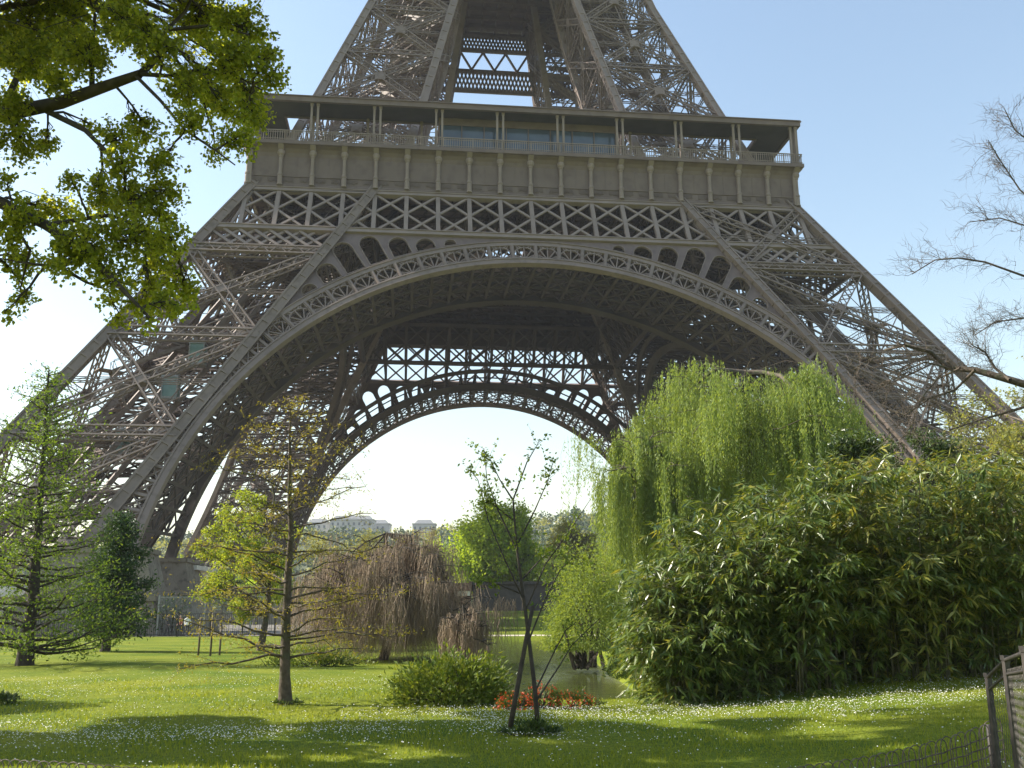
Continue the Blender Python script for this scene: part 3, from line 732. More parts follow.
def twig_ribbons(mb, A, B, w, rng, sag=0.0, n=4, wander=.05):
    """many thin twigs at once, three-sided, from A to B"""
    A = np.asarray(A, float); B = np.asarray(B, float); m = len(A)
    if m == 0: return
    L = np.linalg.norm(B - A, axis=1, keepdims=True); t = np.linspace(0, 1, n)
    off = rng.normal(size=(m, n, 3)) * wander * L[:, None]; off[:, 0] = 0
    P = A[:, None] + (B - A)[:, None] * t[None, :, None] + off; P[:, :, 2] += sag * L * np.sin(t * pi)[None]
    d = nrm(B - A); s = nrm(np.cross(d, rdir(rng, m))); u = np.cross(s, d)
    w = np.broadcast_to(np.asarray(w, float), (m,)); r = (w[:, None] * (1 - .75 * t)[None])[:, :, None]
    rings = [P + (s * cos(a) + u * sin(a))[:, None] * r for a in (0, 2.09, 4.19)]
    V = np.stack(rings, 2)                     # m, n, 3, 3
    base = np.arange(m)[:, None, None] * n * 3 + np.arange(n - 1)[None, :, None] * 3; j = np.arange(3)[None, None]; k = (j + 1) % 3
    mb.add(V.reshape(-1, 3), np.stack([base + j, base + k, base + 3 + k, base + 3 + j], -1).reshape(-1, 4))
def grow_to(tr, rng, trunkP, target, r0, n=7, low=.35):
    """a limb that leaves the trunk and bends up to a point"""
    h = target[2] - trunkP[0][2]; H = trunkP[-1][2] - trunkP[0][2]
    lat = np.linalg.norm(target[:2] - trunkP[0][:2])
    zt = trunkP[0][2] + np.clip(h - lat * rng.uniform(.4, .8), low * H, .97 * H)
    k = np.interp(zt, trunkP[:, 2], np.arange(len(trunkP))); i = int(min(k, len(trunkP) - 2)); p = trunkP[i] + (trunkP[i + 1] - trunkP[i]) * (k - i)
    P = wig(rng, p, target, n, .06, .06); tr.tube(P, np.linspace(r0, r0 * .22, n), 5, False); return P
def crown_tree(name, label, cat, base, h, tr_r, clumps, leafm, barkm, leaf=.12, n_leaf=200, rng=None, group=None, aspect=.55, droop=.2, lean=(0, 0), low=.3, twig=.006, limb=.35, parts=('trunk', 'crown')):
    """trunk, limbs to each clump, twigs in it and leaves on the twigs; clumps are (x, y, z, r) relative to the base"""
    t = thing(name, label, cat, base, 0, group); tr = MB(); cr = MB()
    nP = 8; T = wig(rng, (0, 0, -.1), (lean[0], lean[1], h), nP, .04)
    tr.tube(T, tr_r * np.linspace(1, .2, nP) * np.where(np.arange(nP) == 0, 1.25, 1), 8, False)
    for (x, y, z, r) in clumps:
        c = np.array([x, y, z]); P = grow_to(tr, rng, T, c, tr_r * limb * rng.uniform(.6, 1.1), low=low)
        m = max(5, int(n_leaf / 14)); e = c + rdir(rng, m) * r * rng.uniform(.45, 1.0, (m, 1)) * np.array([1, 1, .85])
        s0 = P[rng.integers(len(P) // 2, len(P), m)]
        twig_ribbons(tr, s0, e, twig * rng.uniform(.6, 1.4, m), rng, .05)
        q = rng.integers(0, m, n_leaf); f = rng.uniform(.45, 1.05, (n_leaf, 1)); L = s0[q] + (e[q] - s0[q]) * f + rng.normal(size=(n_leaf, 3)) * r * .16
        leaves(cr, L, leaf, rng, aspect, droop)
    tr.build(parts[0], barkm, t, True); cr.build(parts[1], leafm, t)
    return t
def clumps_in(rng, n, f, rmin, rmax):
    out = []
    for _ in range(n):
        p = f(rng); out.append((*p, rng.uniform(rmin, rmax)))
    return out
def ellipsoid(cx, cy, cz, rx, ry, rz, shell=.6):
    def f(rng):
        d = nrm(rng.normal(size=3)); k = rng.uniform(shell ** 3, 1) ** (1 / 3); return (cx + d[0] * rx * k, cy + d[1] * ry * k, cz + d[2] * rz * k)
    return f

# --- the big maple that reaches in from the left
rng = np.random.default_rng(11)
B0 = 12.0; mbase = ground(-10.4, 12.6)
maple = thing('maple_tree', 'large maple with fresh yellow-green leaves reaching in at the upper left', 'tree', mbase)
tr = MB(); cr = MB()
def rel(px, py, b): return at(px, py, b) - mbase
T = wig(rng, (0, 0, -.1), (.5, -.3, 11.5), 9, .03); tr.tube(T, np.linspace(.42, .1, 9) * np.array([1.25] + [1] * 8), 10, False)
L1 = np.array([T[3] + (0, 0, .2), rel(-150, 128, 12.4), rel(-60, 122, 12.2), rel(0, 115, 12), rel(60, 103, 11.8), rel(100, 88, 11.7), rel(140, 74, 11.6)])
tr.tube(L1, [.2, .16, .13, .105, .09, .078, .06], 7, False)
L2 = np.array([T[2] + (0, 0, .4), rel(-140, 205, 12.0), rel(-60, 195, 11.6), rel(0, 202, 11.3), rel(45, 225, 11.2), rel(90, 255, 11.1), rel(125, 292, 11.0), rel(150, 318, 11)])
tr.tube(L2, [.17, .13, .1, .08, .062, .05, .03, .015], 7, False)
limbs = [L1[1:], L2[1:]]
for pts, r in (([(140, 74, 11.6), (158, 58, 11.7), (166, 30, 11.8), (185, 12, 12), (205, -30, 12)], .05), ([(140, 74, 11.6), (170, 76, 11.5), (205, 68, 11.5), (235, 75, 11.5), (262, 90, 11.4)], .032),
               ([(135, 75, 11.6), (160, 100, 11.3), (185, 130, 11.2), (215, 150, 11.1), (235, 165, 11)], .028), ([(45, 110, 11.9), (85, 130, 11.7), (110, 155, 11.5), (120, 185, 11.4), (135, 210, 11.3)], .042),
               ([(92, 90, 11.7), (92, 55, 12), (95, 15, 12.3), (80, -30, 12.5)], .04), ([(0, 115, 12), (25, 60, 12.4), (50, 20, 12.8), (60, -40, 13)], .05), ([(0, 202, 11.3), (30, 250, 11.6), (20, 290, 11.8)], .03),
               ([(90, 255, 11.1), (60, 268, 11.4), (20, 262, 11.6), (-20, 255, 11.8)], .025), ([(45, 225, 11.2), (110, 215, 11.5), (165, 235, 11.6), (190, 280, 11.5)], .03), ([(166, 30, 11.8), (215, 25, 11.6), (250, 35, 11.5)], .03)):
    P = np.array([rel(*p) for p in pts]); tr.tube(P, np.linspace(r, r * .3, len(P)), 6, False); limbs.append(P)
LP = np.concatenate([np.concatenate([P[:-1] + (P[1:] - P[:-1]) * f for f in (0, .33, .66)]) for P in limbs])
spots = [(20, 20, 45), (70, 15, 45), (120, 20, 40), (30, 60, 40), (88, 52, 33), (150, 38, 38), (200, 20, 40), (245, 30, 38), (262, 60, 28), (252, 95, 30), (230, 60, 35), (215, 95, 30), (182, 85, 30), (192, 122, 24), (238, 140, 24), (245, 118, 22),
         (255, 125, 16), (215, 155, 14), (148, 128, 24), (118, 135, 24), (122, 160, 24), (160, 165, 22), (95, 128, 12), (20, 140, 34), (45, 145, 18), (8, 178, 13), (20, 218, 25), (60, 215, 28), (100, 200, 28), (135, 200, 33), (163, 208, 24),
         (85, 240, 38), (130, 240, 38), (168, 235, 22), (158, 265, 33), (183, 285, 24), (112, 275, 28), (142, 300, 28), (175, 303, 22), (60, 258, 22), (22, 262, 26), (28, 298, 14), (5, 240, 20), (122, 318, 14), (6, 310, 10), (150, 322, 10), (70, 175, 14), (165, 190, 20),
         (10, 50, 40), (60, 45, 36), (225, 110, 18), (275, 75, 14), (10, 100, 22), (55, 80, 22)]
cl = [(*rel(x, y, rng.uniform(10.9, 12.9)), r * 12.3 / 990, 1.0) for x, y, r in spots]
for x, y, r in spots:        # deeper foliage on the far side of the crown
    if y < 118 and x < 262: b_ = rng.uniform(15.2, 18.2); cl.append((*rel(x, y, b_), r * b_ / 1200, 2))
for _ in range(110):          # the rest of the crown, above and left of the picture
    d = nrm(rng.normal(size=3)); k = rng.uniform(.6, 1); p = np.array([d[0] * 5.8, 1.5 + d[1] * 5.6, 9.3 + d[2] * 5.2]) * np.array([k, k, 1])
    q = mbase + p; dd = q - CAM; zf = dd @ F_; px, py = 512 + FPX * (dd @ R_) / zf, 384 - FPX * (dd @ U_) / zf
    if px > -25 and py > -25: continue
    cl.append((*p, rng.uniform(.5, .8), 0))
for px, py, b in ((40, -60, 13.5), (110, -70, 13), (180, -60, 12.5), (240, -60, 12), (280, -90, 11.5), (150, -130, 12.5), (230, -150, 12), (60, -140, 13), (310, -150, 12), (330, -90, 11.6), (0, -200, 13), (120, -230, 13), (220, -250, 12.5), (300, -230, 12), (370, -180, 11.5), (380, -260, 12), (420, -220, 11.8), (460, -170, 11.6), (450, -120, 11), (500, -230, 11.5), (540, -170, 11.3)):
    cl.append((*rel(px, py, b), rng.uniform(.55, .75), 0))
for _ in range(48):         # high crown above the picture
    p = W3(rng.uniform(-8, -1.2), rng.uniform(9.5, 15), rng.uniform(10, 13.8)); dd = p - CAM; zf = dd @ F_
    if 384 - FPX * (dd @ U_) / zf < -25: cl.append((*(p - mbase), rng.uniform(.5, .75), 0))
for (x, y, z, r, inn) in cl:
    c = np.array([x, y, z]); n_ = int(np.clip(1500 * r * r / .19, 70, 1800) * (.7, .95, .3)[{1: 0, 0: 1, 2: 2}[inn]])
    i = np.argmin(np.linalg.norm(LP - c, axis=1)); src = LP[i]
    if np.linalg.norm(src - c) > 1.2 and not inn:
        zt = np.clip(z - 1.5, 3, 11); src = np.array([np.interp(zt, T[:, 2], T[:, 0]), np.interp(zt, T[:, 2], T[:, 1]), zt])
    P = wig(rng, src, c, 6, .1, .05); L_ = np.linalg.norm(src - c); tr.tube(P, np.linspace(min(.012 + L_ * .012, .07), .008, 6), 5, False)
    m = max(6, n_ // 22); e = c + rdir(rng, m) * r * rng.uniform(.5, 1.0, (m, 1)) * np.array([1, 1, .85]); s0 = P[rng.integers(2, 6, m)]
    twig_ribbons(tr, s0, e, .0075 * rng.uniform(.6, 1.4, m), rng, .05, 5, .07)
    g = rng.integers(0, m, n_); f = rng.uniform(.5, 1.03, (n_, 1)); Q = s0[g] + (e[g] - s0[g]) * f + rng.normal(size=(n_, 3)) * .055
    if inn: Q = np.repeat(Q[::5], 6, 0) + rng.normal(size=(len(Q[::5]) * 6, 3)) * .032
    leaves(cr, Q, {1: .057, 0: .19, 2: .08}[inn], rng, .8, .35, fold=.1)
tr.build('trunk', M['bark_dark'], maple, True); cr.build('crown', M['maple_leaf'], maple)

# --- conifers with whorled boughs
def conifer(name, label, base, h, r_tr, rad, rng, leafm, barkm, nb=60, tuft=.09, per=60, up=.25, z0=.12, prof=1.0, crownw=1.0, sub=7, bend=.1, aspect=.35, twig=.006, tuftspread=.08, extra=None):
    t = thing(name, label, 'tree', base); tr = MB(); cr = MB()
    T = wig(rng, (0, 0, -.1), (rng.normal() * .02 * h, rng.normal() * .02 * h, h), 10, .015); tr.tube(T, r_tr * np.linspace(1, .1, 10) * np.array([1.35, 1.0] + [1] * 8), 9, False)
    spec = [(z0 + (1 - z0) * (k + rng.uniform(0, 1)) / nb, k * 2.4 + rng.uniform(-.4, .4), None) for k in range(nb)] + list(extra or [])
    for f, ang, Lx in spec:
        z = f * h; L = Lx or rad * ((1 - f) ** prof * .92 + .08) * rng.uniform(.65, 1.1)
        p = np.array([np.interp(z, T[:, 2], T[:, 0]), np.interp(z, T[:, 2], T[:, 1]), z]); d = np.array([cos(ang), sin(ang), up + rng.normal() * .1])
        P = wig(rng, p, p + d * L, 7, .07, bend); tr.tube(P, np.linspace(max(.012, r_tr * .28 * (1 - f * .7)), .006, 7), 5, False)
        m = sub; s0 = P[rng.integers(1, 7, m)]; sd = nrm(d + rng.normal(size=(m, 3)) * np.array([.8, .8, .35])); e = s0 + sd * L * rng.uniform(.2, .5, (m, 1))
        twig_ribbons(tr, s0, e, twig, rng, .04, 4, .07)
        n = int(per * L / rad) + 4
        g = rng.integers(0, m, n); f1 = rng.uniform(.1, 1.05, (n, 1)); Q = s0[g] + (e[g] - s0[g]) * f1 + rng.normal(size=(n, 3)) * tuftspread
        leaves(cr, Q, tuft, rng, aspect, -.1)
        n2 = n // 3; ff = rng.uniform(.25, 1, n2) * 6; i = np.minimum(ff.astype(int), 5); Q = P[i] + (P[i + 1] - P[i]) * (ff - i)[:, None] + rng.normal(size=(n2, 3)) * tuftspread
        leaves(cr, Q, tuft, rng, aspect, -.1)
    tr.build('trunk', barkm, t, True); cr.build('crown', leafm, t); return t
rng = np.random.default_rng(5)
conifer('larch_tree', 'feathery green larch with low fanning boughs at the left edge of lawn', at_ground(30, 34), 10.3, .24, 3.9, rng, M['larch_leaf'], M['bark_dark'], 105, .14, 165, .22, .05, .8, sub=10, twig=.009, aspect=.4, tuftspread=.13, bend=-.03,
        extra=[(.05, a, 3.3) for a in (0.1, .5, -.3, 2.6, 3.1, 3.6, 1.4, -1.2)])
conifer('yew_tree', 'dark dense conifer standing behind the larch beside the tower leg', at_ground(108, 46), 6.2, .2, 1.7, rng, M['yew_leaf'], M['bark_dark'], 90, .17, 230, .3, .06, .5, aspect=.4, tuftspread=.16)
conifer('bald_cypress', 'slender young cypress with bare boughs and sparse yellow needles on the lawn', at_ground(290, 18.6), 5.7, .11, 2.15, rng, M['cypress_leaf'], M['bark'], 54, .065, 120, .1, .14, .35, sub=11, bend=.02, twig=.0045, aspect=.3, tuftspread=.035,
        extra=[(.14, pi - .05, 2.3), (.15, 3.6, 1.9), (.2, .1, 2.0), (.21, -.5, 1.8), (.33, .2, 2.3), (.36, 2.9, 2.2)])
# --- leafy yellow-green tree behind it
g = at_ground(262, 48)
crown_tree('yellow_green_tree', 'bright yellow-green leafy tree behind the slender bare-boughed cypress', 'tree', g, 8.6, .16,
           clumps_in(rng, 60, ellipsoid(-.9, 0, 4.4, 2.7, 2.4, 3.3, .2), .35, .8), M['yellow_leaf'], M['bark'], .14, 190, rng, low=.2, twig=.008)
# --- little tree with two stems on the lawn
g = at_ground(530, 13.7)
yt = thing('young_tree', 'thin young tree with two crossing stems and sparse leaves in mid lawn', 'tree', g); tr = MB(); cr = MB()
def rr(px, py, b=13.7): return at(px, py, b) - g
sA = [rr(510, 728), rr(517, 690), rr(526, 640), rr(533, 606)]; sB = [rr(538, 728), rr(535, 690), rr(529, 640), rr(524, 600), rr(517, 550), rr(513, 500), rr(527, 462), rr(540, 440)]
tr.tube(sA, [.038, .034, .031, .027], 8); tr.tube(sB, [.036, .031, .027, .023, .018, .013, .009, .004], 8)
brs = [sB]
for pts in ([(524, 600), (505, 560), (488, 520), (478, 480), (470, 470)], [(517, 550), (498, 510), (487, 480), (484, 448)], [(526, 610), (545, 565), (570, 530), (590, 500)], [(513, 500), (500, 480), (488, 455)],
            [(529, 640), (545, 600), (560, 570), (575, 556)], [(536, 690), (555, 650), (566, 630), (576, 622)], [(537, 700), (560, 665), (572, 645), (600, 618)], [(517, 545), (535, 510), (548, 480), (553, 462)], [(524, 595), (500, 585), (478, 580)], [(522, 580), (540, 560), (556, 548)], [(513, 520), (494, 505), (478, 500)]):
    P = np.array([rr(*p, 13.7 + k * rng.uniform(-.12, .12)) for k, p in enumerate(pts)]); tr.tube(P, np.linspace(.014, .004, len(P)), 5, False); brs.append(P)
for i, P in enumerate(brs):
    P = np.asarray(P); m = 16 if i == 0 else 9
    k0 = len(P) // 2 if i == 0 else 1
    ks = rng.uniform(k0, len(P) - 1.01, m); ii = ks.astype(int); s0 = P[ii] + (P[ii + 1] - P[ii]) * (ks - ii)[:, None]
    e = s0 + nrm(rng.normal(size=(m, 3)) + (0, 0, .8)) * rng.uniform(.1, .34, (m, 1)); twig_ribbons(tr, s0, e, .0035, rng, 0, 4)
    nl = 120; q = rng.integers(0, m, nl); Q = s0[q] + (e[q] - s0[q]) * rng.uniform(0, 1.05, (nl, 1)) + rng.normal(size=(nl, 3)) * .025
    dens = .45 if i in (6, 7) else 1
    leaves(cr, Q[:int(nl * dens)], .062, rng, .5, .1)
tr.build('trunk', M['bark_dark'], yt, True); cr.build('crown', M['young_leaf'], yt)
def bush(name, label, base, rx, ry, rz, n, leaf, leafm, rng, group=None, cat='shrub', aspect=.5, barkm='bark_dark', droop=0, shell=.55, stems=14, parts=('stems', 'foliage'), updir=.4, zmin=.02):
    t = thing(name, label, cat, base, 0, group); st = MB(); fo = MB()
    A = np.zeros((stems, 3)) + rng.normal(size=(stems, 3)) * np.array([rx * .25, ry * .25, 0]); d = nrm(rng.normal(size=(stems, 3)) + (0, 0, 1.0)); d[:, 2] = abs(d[:, 2])
    twig_ribbons(st, A, A + d * np.array([rx, ry, rz]) * .9, .02 * rz + .004, rng, .05, 5)
    nc = max(10, n // 45); c = nrm(rng.normal(size=(nc, 3))); c[:, 2] = abs(c[:, 2]) * 1.0; k = rng.uniform(shell, 1, (nc, 1)) * rng.uniform(.85, 1.12, (nc, 1)); c = c * k * np.array([rx, ry, rz]); c[:, 2] = np.maximum(c[:, 2], .04)
    q = rng.integers(0, nc, n); Q = c[q] + rng.normal(size=(n, 3)) * .13 * np.array([rx, ry, rz]); Q[:, 2] = np.where(Q[:, 2] < zmin, zmin + rng.uniform(0, .35, n) * (zmin > .1) + .01, Q[:, 2])
    D = nrm(Q / np.array([rx, ry, rz])) * .7; D[:, 2] += updir
    leaves(fo, Q, leaf, rng, aspect, droop, D=D)
    st.build(parts[0], M[barkm], t); fo.build(parts[1], leafm, t); return t
rng = np.random.default_rng(8)
bush('low_plant', 'low dark leafy plants round the foot of the thin young tree', g + (0, .05, 0), .42, .25, .17, 700, .06, M['laurel_leaf'], rng)
bush('low_plant', 'dark patch of low plants on the lawn at the left frame edge', at_ground(4, 19.2), .45, .4, .22, 700, .07, M['laurel_leaf'], rng)
bush('low_plant', 'small tuft of plants round the trunk of the slender cypress', at_ground(291, 18.5), .32, .25, .1, 260, .05, M['laurel_leaf'], rng)
# --- rounded shrub and its neighbours by the pond
bush('round_shrub', 'low rounded yellow-green shrub on the lawn edge before the pond', ground(-1.22, 18.9), 1.1, .95, .86, 5200, .11, M['shrub_leaf'], rng, aspect=.45, shell=.6, updir=.15)
bush('straggly_shrub', 'straggly dark shrub with bare sticks behind the low rounded shrub', ground(-.75, 21.2), .95, .6, 1.12, 1500, .075, M['laurel_leaf'], rng, stems=40)
bush('straggly_shrub', 'low green hedge in front of the brown weeping tree', ground(-6.6, 33), 1.6, .6, .65, 2400, .1, M['shrub_leaf'], rng)
for (a, b, rx, rz, lab) in ((.02, 17.6, .36, .3, 'red-orange flower clump nearest the rounded shrub'), (.5, 17.9, .36, .42, 'tallest red-orange flower clump right of the thin young tree stems'), (1.05, 18.0, .48, .3, 'wide red-orange flower clump nearest the bamboo by the pond')):
    t = bush('flower_clump', lab, ground(a, b), rx, .28, rz, 420, .06, M['flower_leaf'], rng, group='red-orange flower clumps at the pond edge', cat='flowers', parts=('stems', 'leaves'))
    fl = MB(); n = 240; c = nrm(rng.normal(size=(n, 3)) * (1, 1, .7) + (0, 0, .5)); Q = c * np.array([rx, .28, rz]) * rng.uniform(.8, 1.1, (n, 1)); Q[:, 2] = abs(Q[:, 2]); leaves(fl, Q, .04, rng, .9, -.3); fl.build('blossoms', M['red_petal'], t)
bush('dome_shrub', 'pale green dome-shaped shrub overhanging the right bank of the pond', ground(2.55, 33.5) * (1, 1, 0) + (0, 0, -.35), 1.42, 1.5, 3.75, 20000, .1, M['dome_leaf'], rng, droop=.7, shell=.75, aspect=.4, updir=0, zmin=.62)
bush('bank_shrub', 'dark green shrub between the dome shrub and the bamboo', ground(3.6, 25.5), 1.3, 1.2, 1.7, 4200, .12, M['laurel_leaf'], rng, aspect=.35)
# --- weeping trees
def weeping(name, label, base, h, r_tr, rad, rng, tm, barkm, n_str, thick, z_low, top=1.0, limbs=14, leafm=None, leaf=.1, per=16, cone=.55, lean=(0, 0), aspect=.3, strandlen=None, sq=(1, 1), parts=('trunk', 'hanging_twigs', 'foliage'), cpow=1.6, limb_r=.4, arc=.12, kink=.022, jit=.034, blmin=.45):
    t = thing(name, label, 'tree', base); tr = MB(); st = MB(); fo = MB()
    T = wig(rng, (0, 0, -.1), (lean[0], lean[1], h * .9), 8, .05); tr.tube(T, r_tr * np.linspace(1, .35, 8), 9, False)
    starts = []
    for k in range(limbs):
        a = k * 2.4 + rng.uniform(-.3, .3); R = rad * sqrt(rng.uniform(.03, .95)); zt = h * (1 - cone * (R / rad) ** cpow) * rng.uniform(.9, 1.0)
        p = T[rng.integers(3, 8)]; e = np.array([cos(a) * R * sq[0], sin(a) * R * sq[1], zt]); P = wig(rng, p, e, 8, .1, arc)
        tr.tube(P, np.linspace(r_tr * limb_r, .01, 8), 6, False); starts.append(P[1:])
        for _ in range(5):
            q = P[rng.integers(2, 8)]; d = nrm(np.array([cos(a + rng.normal() * .9), sin(a + rng.normal() * .9), .1])); P2 = wig(rng, q, q + d * rad * rng.uniform(.15, .4), 5, .08, .12); tr.tube(P2, np.linspace(.022, .008, 5), 4, False); starts.append(P2[1:])
    S = np.concatenate(starts); m = n_str; bun = S[rng.integers(0, len(S), max(40, m // 14))] + rng.normal(size=(max(40, m // 14), 3)) * rad * np.array([.06, .06, .02]); bi = rng.integers(0, len(bun), m); bl = rng.uniform(blmin, 1.0, len(bun)); s0 = bun[bi] + rng.normal(size=(m, 3)) * rad * np.array([jit, jit, .02])
    out = nrm(s0 * np.array([1, 1, 0]) + 1e-6); drop = (s0[:, 2] - z_low) * rng.uniform(.6, 1.0, m) * bl[bi]
    if strandlen: drop = np.minimum(drop, strandlen * rng.uniform(.5, 1.0, m) * bl[bi])
    drop = np.maximum(drop, .15)
    e = s0 + out * (.06 * drop)[:, None] + rng.normal(size=(m, 3)) * .06; e[:, 2] = s0[:, 2] - drop
    twig_ribbons(st, s0, e, thick, rng, 0, 6, kink)
    tr.build(parts[0], barkm, t, True)
    st.build(parts[1], tm, t)
    if leafm:
        n = m * per; q = np.repeat(np.arange(m), per); f = rng.uniform(0, 1.02, (n, 1)); Q = s0[q] + (e[q] - s0[q]) * f + rng.normal(size=(n, 3)) * .035
        leaves(fo, Q, leaf, rng, aspect, 1.5); fo.build(parts[2], leafm, t)
    return t
rng = np.random.default_rng(21)
weeping('weeping_tree', 'leafless brown weeping tree with a broad dome of hanging twigs', at_ground(384, 38), 5.3, .2, 4.0, rng, M['twig_mauve'], M['bark_dark'], 7500, .008, -.25, limbs=40, cone=.7, cpow=1.0, blmin=.85, limb_r=.2, arc=.05, kink=.045)
weeping('weeping_tree', 'small brown weeping tree right beside the broad leafless one', at_ground(463, 33), 3.05, .1, 1.05, rng, M['twig_mauve'], M['bark_dark'], 1100, .007, .1, limbs=14, cone=.5, cpow=1.0, limb_r=.25, arc=.05, kink=.045)
weeping('willow_tree', 'tall bright green weeping willow rising behind the bamboo', ground(10.4, 42), 13.5, .38, 5.9, rng, M['willow_leaf'], M['bark'], 5600, .006, 1.0, limbs=34, leafm=M['willow_leaf'], leaf=.14, per=32, cone=.4, aspect=.28, jit=.055, strandlen=4.4, parts=('trunk', 'hanging_twigs', 'foliage'))
weeping('willow_tree', 'smaller bright green weeping willow at the left shoulder of the tall one', ground(5.6, 39.5), 9.6, .22, 2.7, rng, M['willow_leaf'], M['bark'], 1900, .006, .5, limbs=17, leafm=M['willow_leaf'], leaf=.16, per=24, cone=.35, aspect=.26, strandlen=7.5)
# --- bamboo thicket
def bamboo(label, base, rad, h, n_cul, n_fan, rng, leafm=None, leaf=.24, low_=1.5):
    t = thing('bamboo_clump', label, 'bamboo', base, 0, 'bamboo clumps along the right lawn edge'); cu = MB(); fo = MB()
    tips = []
    for k in range(n_cul):
        a = rng.uniform(0, 2 * pi); r = rad * sqrt(rng.uniform(0, 1)) * .6; p = np.array([r * cos(a), r * sin(a), -.05]); out = np.array([cos(a), sin(a), 0]); H = h * (rng.uniform(.45, .98) if k % 6 else rng.uniform(1.0, 1.16))
        tt = np.linspace(0, 1, 8)[:, None]; P = p + np.array([0, 0, 1.0]) * H * np.sin(tt * pi / 2) ** .9 + out * rad * rng.uniform(.4, 1.15) * tt ** 1.9 + rng.normal(size=3) * .06 * tt
        cu.tube(P, np.linspace(.016, .005, 8), 5, False); tips.append(P)
    T = np.stack(tips); n = n_fan; i = rng.integers(0, n_cul, n); f = 7 * np.clip(rng.beta(low_, .85, n), .03, .999); j = np.minimum(f.astype(int), 6)
    s = T[i, j] + (T[i, j + 1] - T[i, j]) * (f - j)[:, None]; az = rng.uniform(0, 2 * pi, n); d = np.stack([np.cos(az), np.sin(az), rng.uniform(-.1, .55, n)], 1)
    outw = nrm(s * np.array([1, 1, 0]) + 1e-6); d = nrm(d + outw * .6); L = rng.uniform(.2, .75, n)[:, None]; e = s + d * L; e[:, 2] -= .1 * L[:, 0]
    twig_ribbons(cu, s, e, .004, rng, .1, 4)
    k = 10; q = np.repeat(np.arange(n), k); m = n * k
    D = d[q] * .8 + rng.normal(size=(m, 3)) * np.array([.75, .75, .4]); D[:, 2] -= .5; D = nrm(D)
    P = e[q] + (s[q] - e[q]) * rng.uniform(0, .25, (m, 1)); sz = leaf * rng.uniform(.35, 1.25, (m, 1))
    sd = nrm(np.cross(D, np.array([0, 0, 1.0]) + rng.normal(size=(m, 3)) * .45)); u = np.cross(sd, D); wv = sz * .1
    mid = P + D * sz * .5; tip = P + D * sz; tip[:, 2] -= sz[:, 0] * .18
    V = np.stack([P, mid * .7 + P * .3 + sd * wv - u * wv * .35, tip, mid * .7 + P * .3 - sd * wv - u * wv * .35], 1)
    fo.add(V.reshape(-1, 3), np.arange(m * 4).reshape(-1, 4))
    cu.build('canes', M['bamboo_cane'], t); fo.build('foliage', leafm or M['bamboo_leaf'], t)
rng = np.random.default_rng(33)
for (px, b, rad, h, nf, lm, lab) in (
        (662, 20.3, .55, 1.6, 500, 0, 'lowest bamboo clump, leftmost of the thicket at the water edge'),
        (688, 18.4, .75, 2.0, 850, 0, 'knee-high dark bamboo clump second from the pond'),
        (718, 18.9, 1.1, 2.85, 1250, 0, 'drooping bamboo clump with dry yellow canes left of centre thicket'),
        (765, 18.6, 1.25, 3.4, 1600, 0, 'dense green bamboo clump below the middle of the willow'),
        (835, 19.0, 1.3, 3.7, 1650, 0, 'tall green bamboo clump right of the willow with pale leaf fans'),
        (905, 19.2, 1.35, 3.8, 1700, 1, 'yellowish-tipped tall bamboo clump in the right half of the thicket'),
        (975, 19.6, 1.35, 3.75, 1600, 0, 'dark shaded bamboo clump above the tall wire fence'),
        (1050, 19.4, 1.4, 3.85, 1400, 1, 'bamboo clump cut by the right frame edge')):
    bamboo(lab, at_ground(px, b + .4), rad, h, 34, nf, rng, M['bamboo_yellow'] if lm else None, low_=1.0 if px < 720 else 1.5)
for px, b, wd, top, lab in ((866, 24.5, 1.05, 428, 'dark glossy evergreen rising above the bamboo beside the willow'), (940, 25.5, 1.75, 432, 'wide dark glossy evergreen on top of the right bamboo')):
    g = at_ground(px, b); h = at(px, top, b)[2] - g[2]
    crown_tree('laurel_tree', lab, 'tree', g, h * .8, .1, clumps_in(rng, 26, ellipsoid(0, 0, h - 1.25, wd * .85, .9, 1.15, .4), .3, .5), M['laurel_leaf'], M['bark_dark'], .13, 230, rng, low=.4, aspect=.4)
for px, b, rx, rz, lab in ((715, 21.5, 1.6, 2.3, 'added dense dark filler hedge behind the middle bamboo'), (830, 21.8, 2.0, 2.8, 'added tall dense dark filler hedge behind the tallest bamboo'), (960, 22.3, 2.1, 2.9, 'added dark filler hedge behind the right bamboo')):
    bush('dark_filler_hedge', lab, at_ground(px, b), rx, .7, rz, 5200, .2, M['laurel_leaf'], rng, shell=.3, stems=20)  # added filler, blocks the bright lawn so the bamboo base stays dark
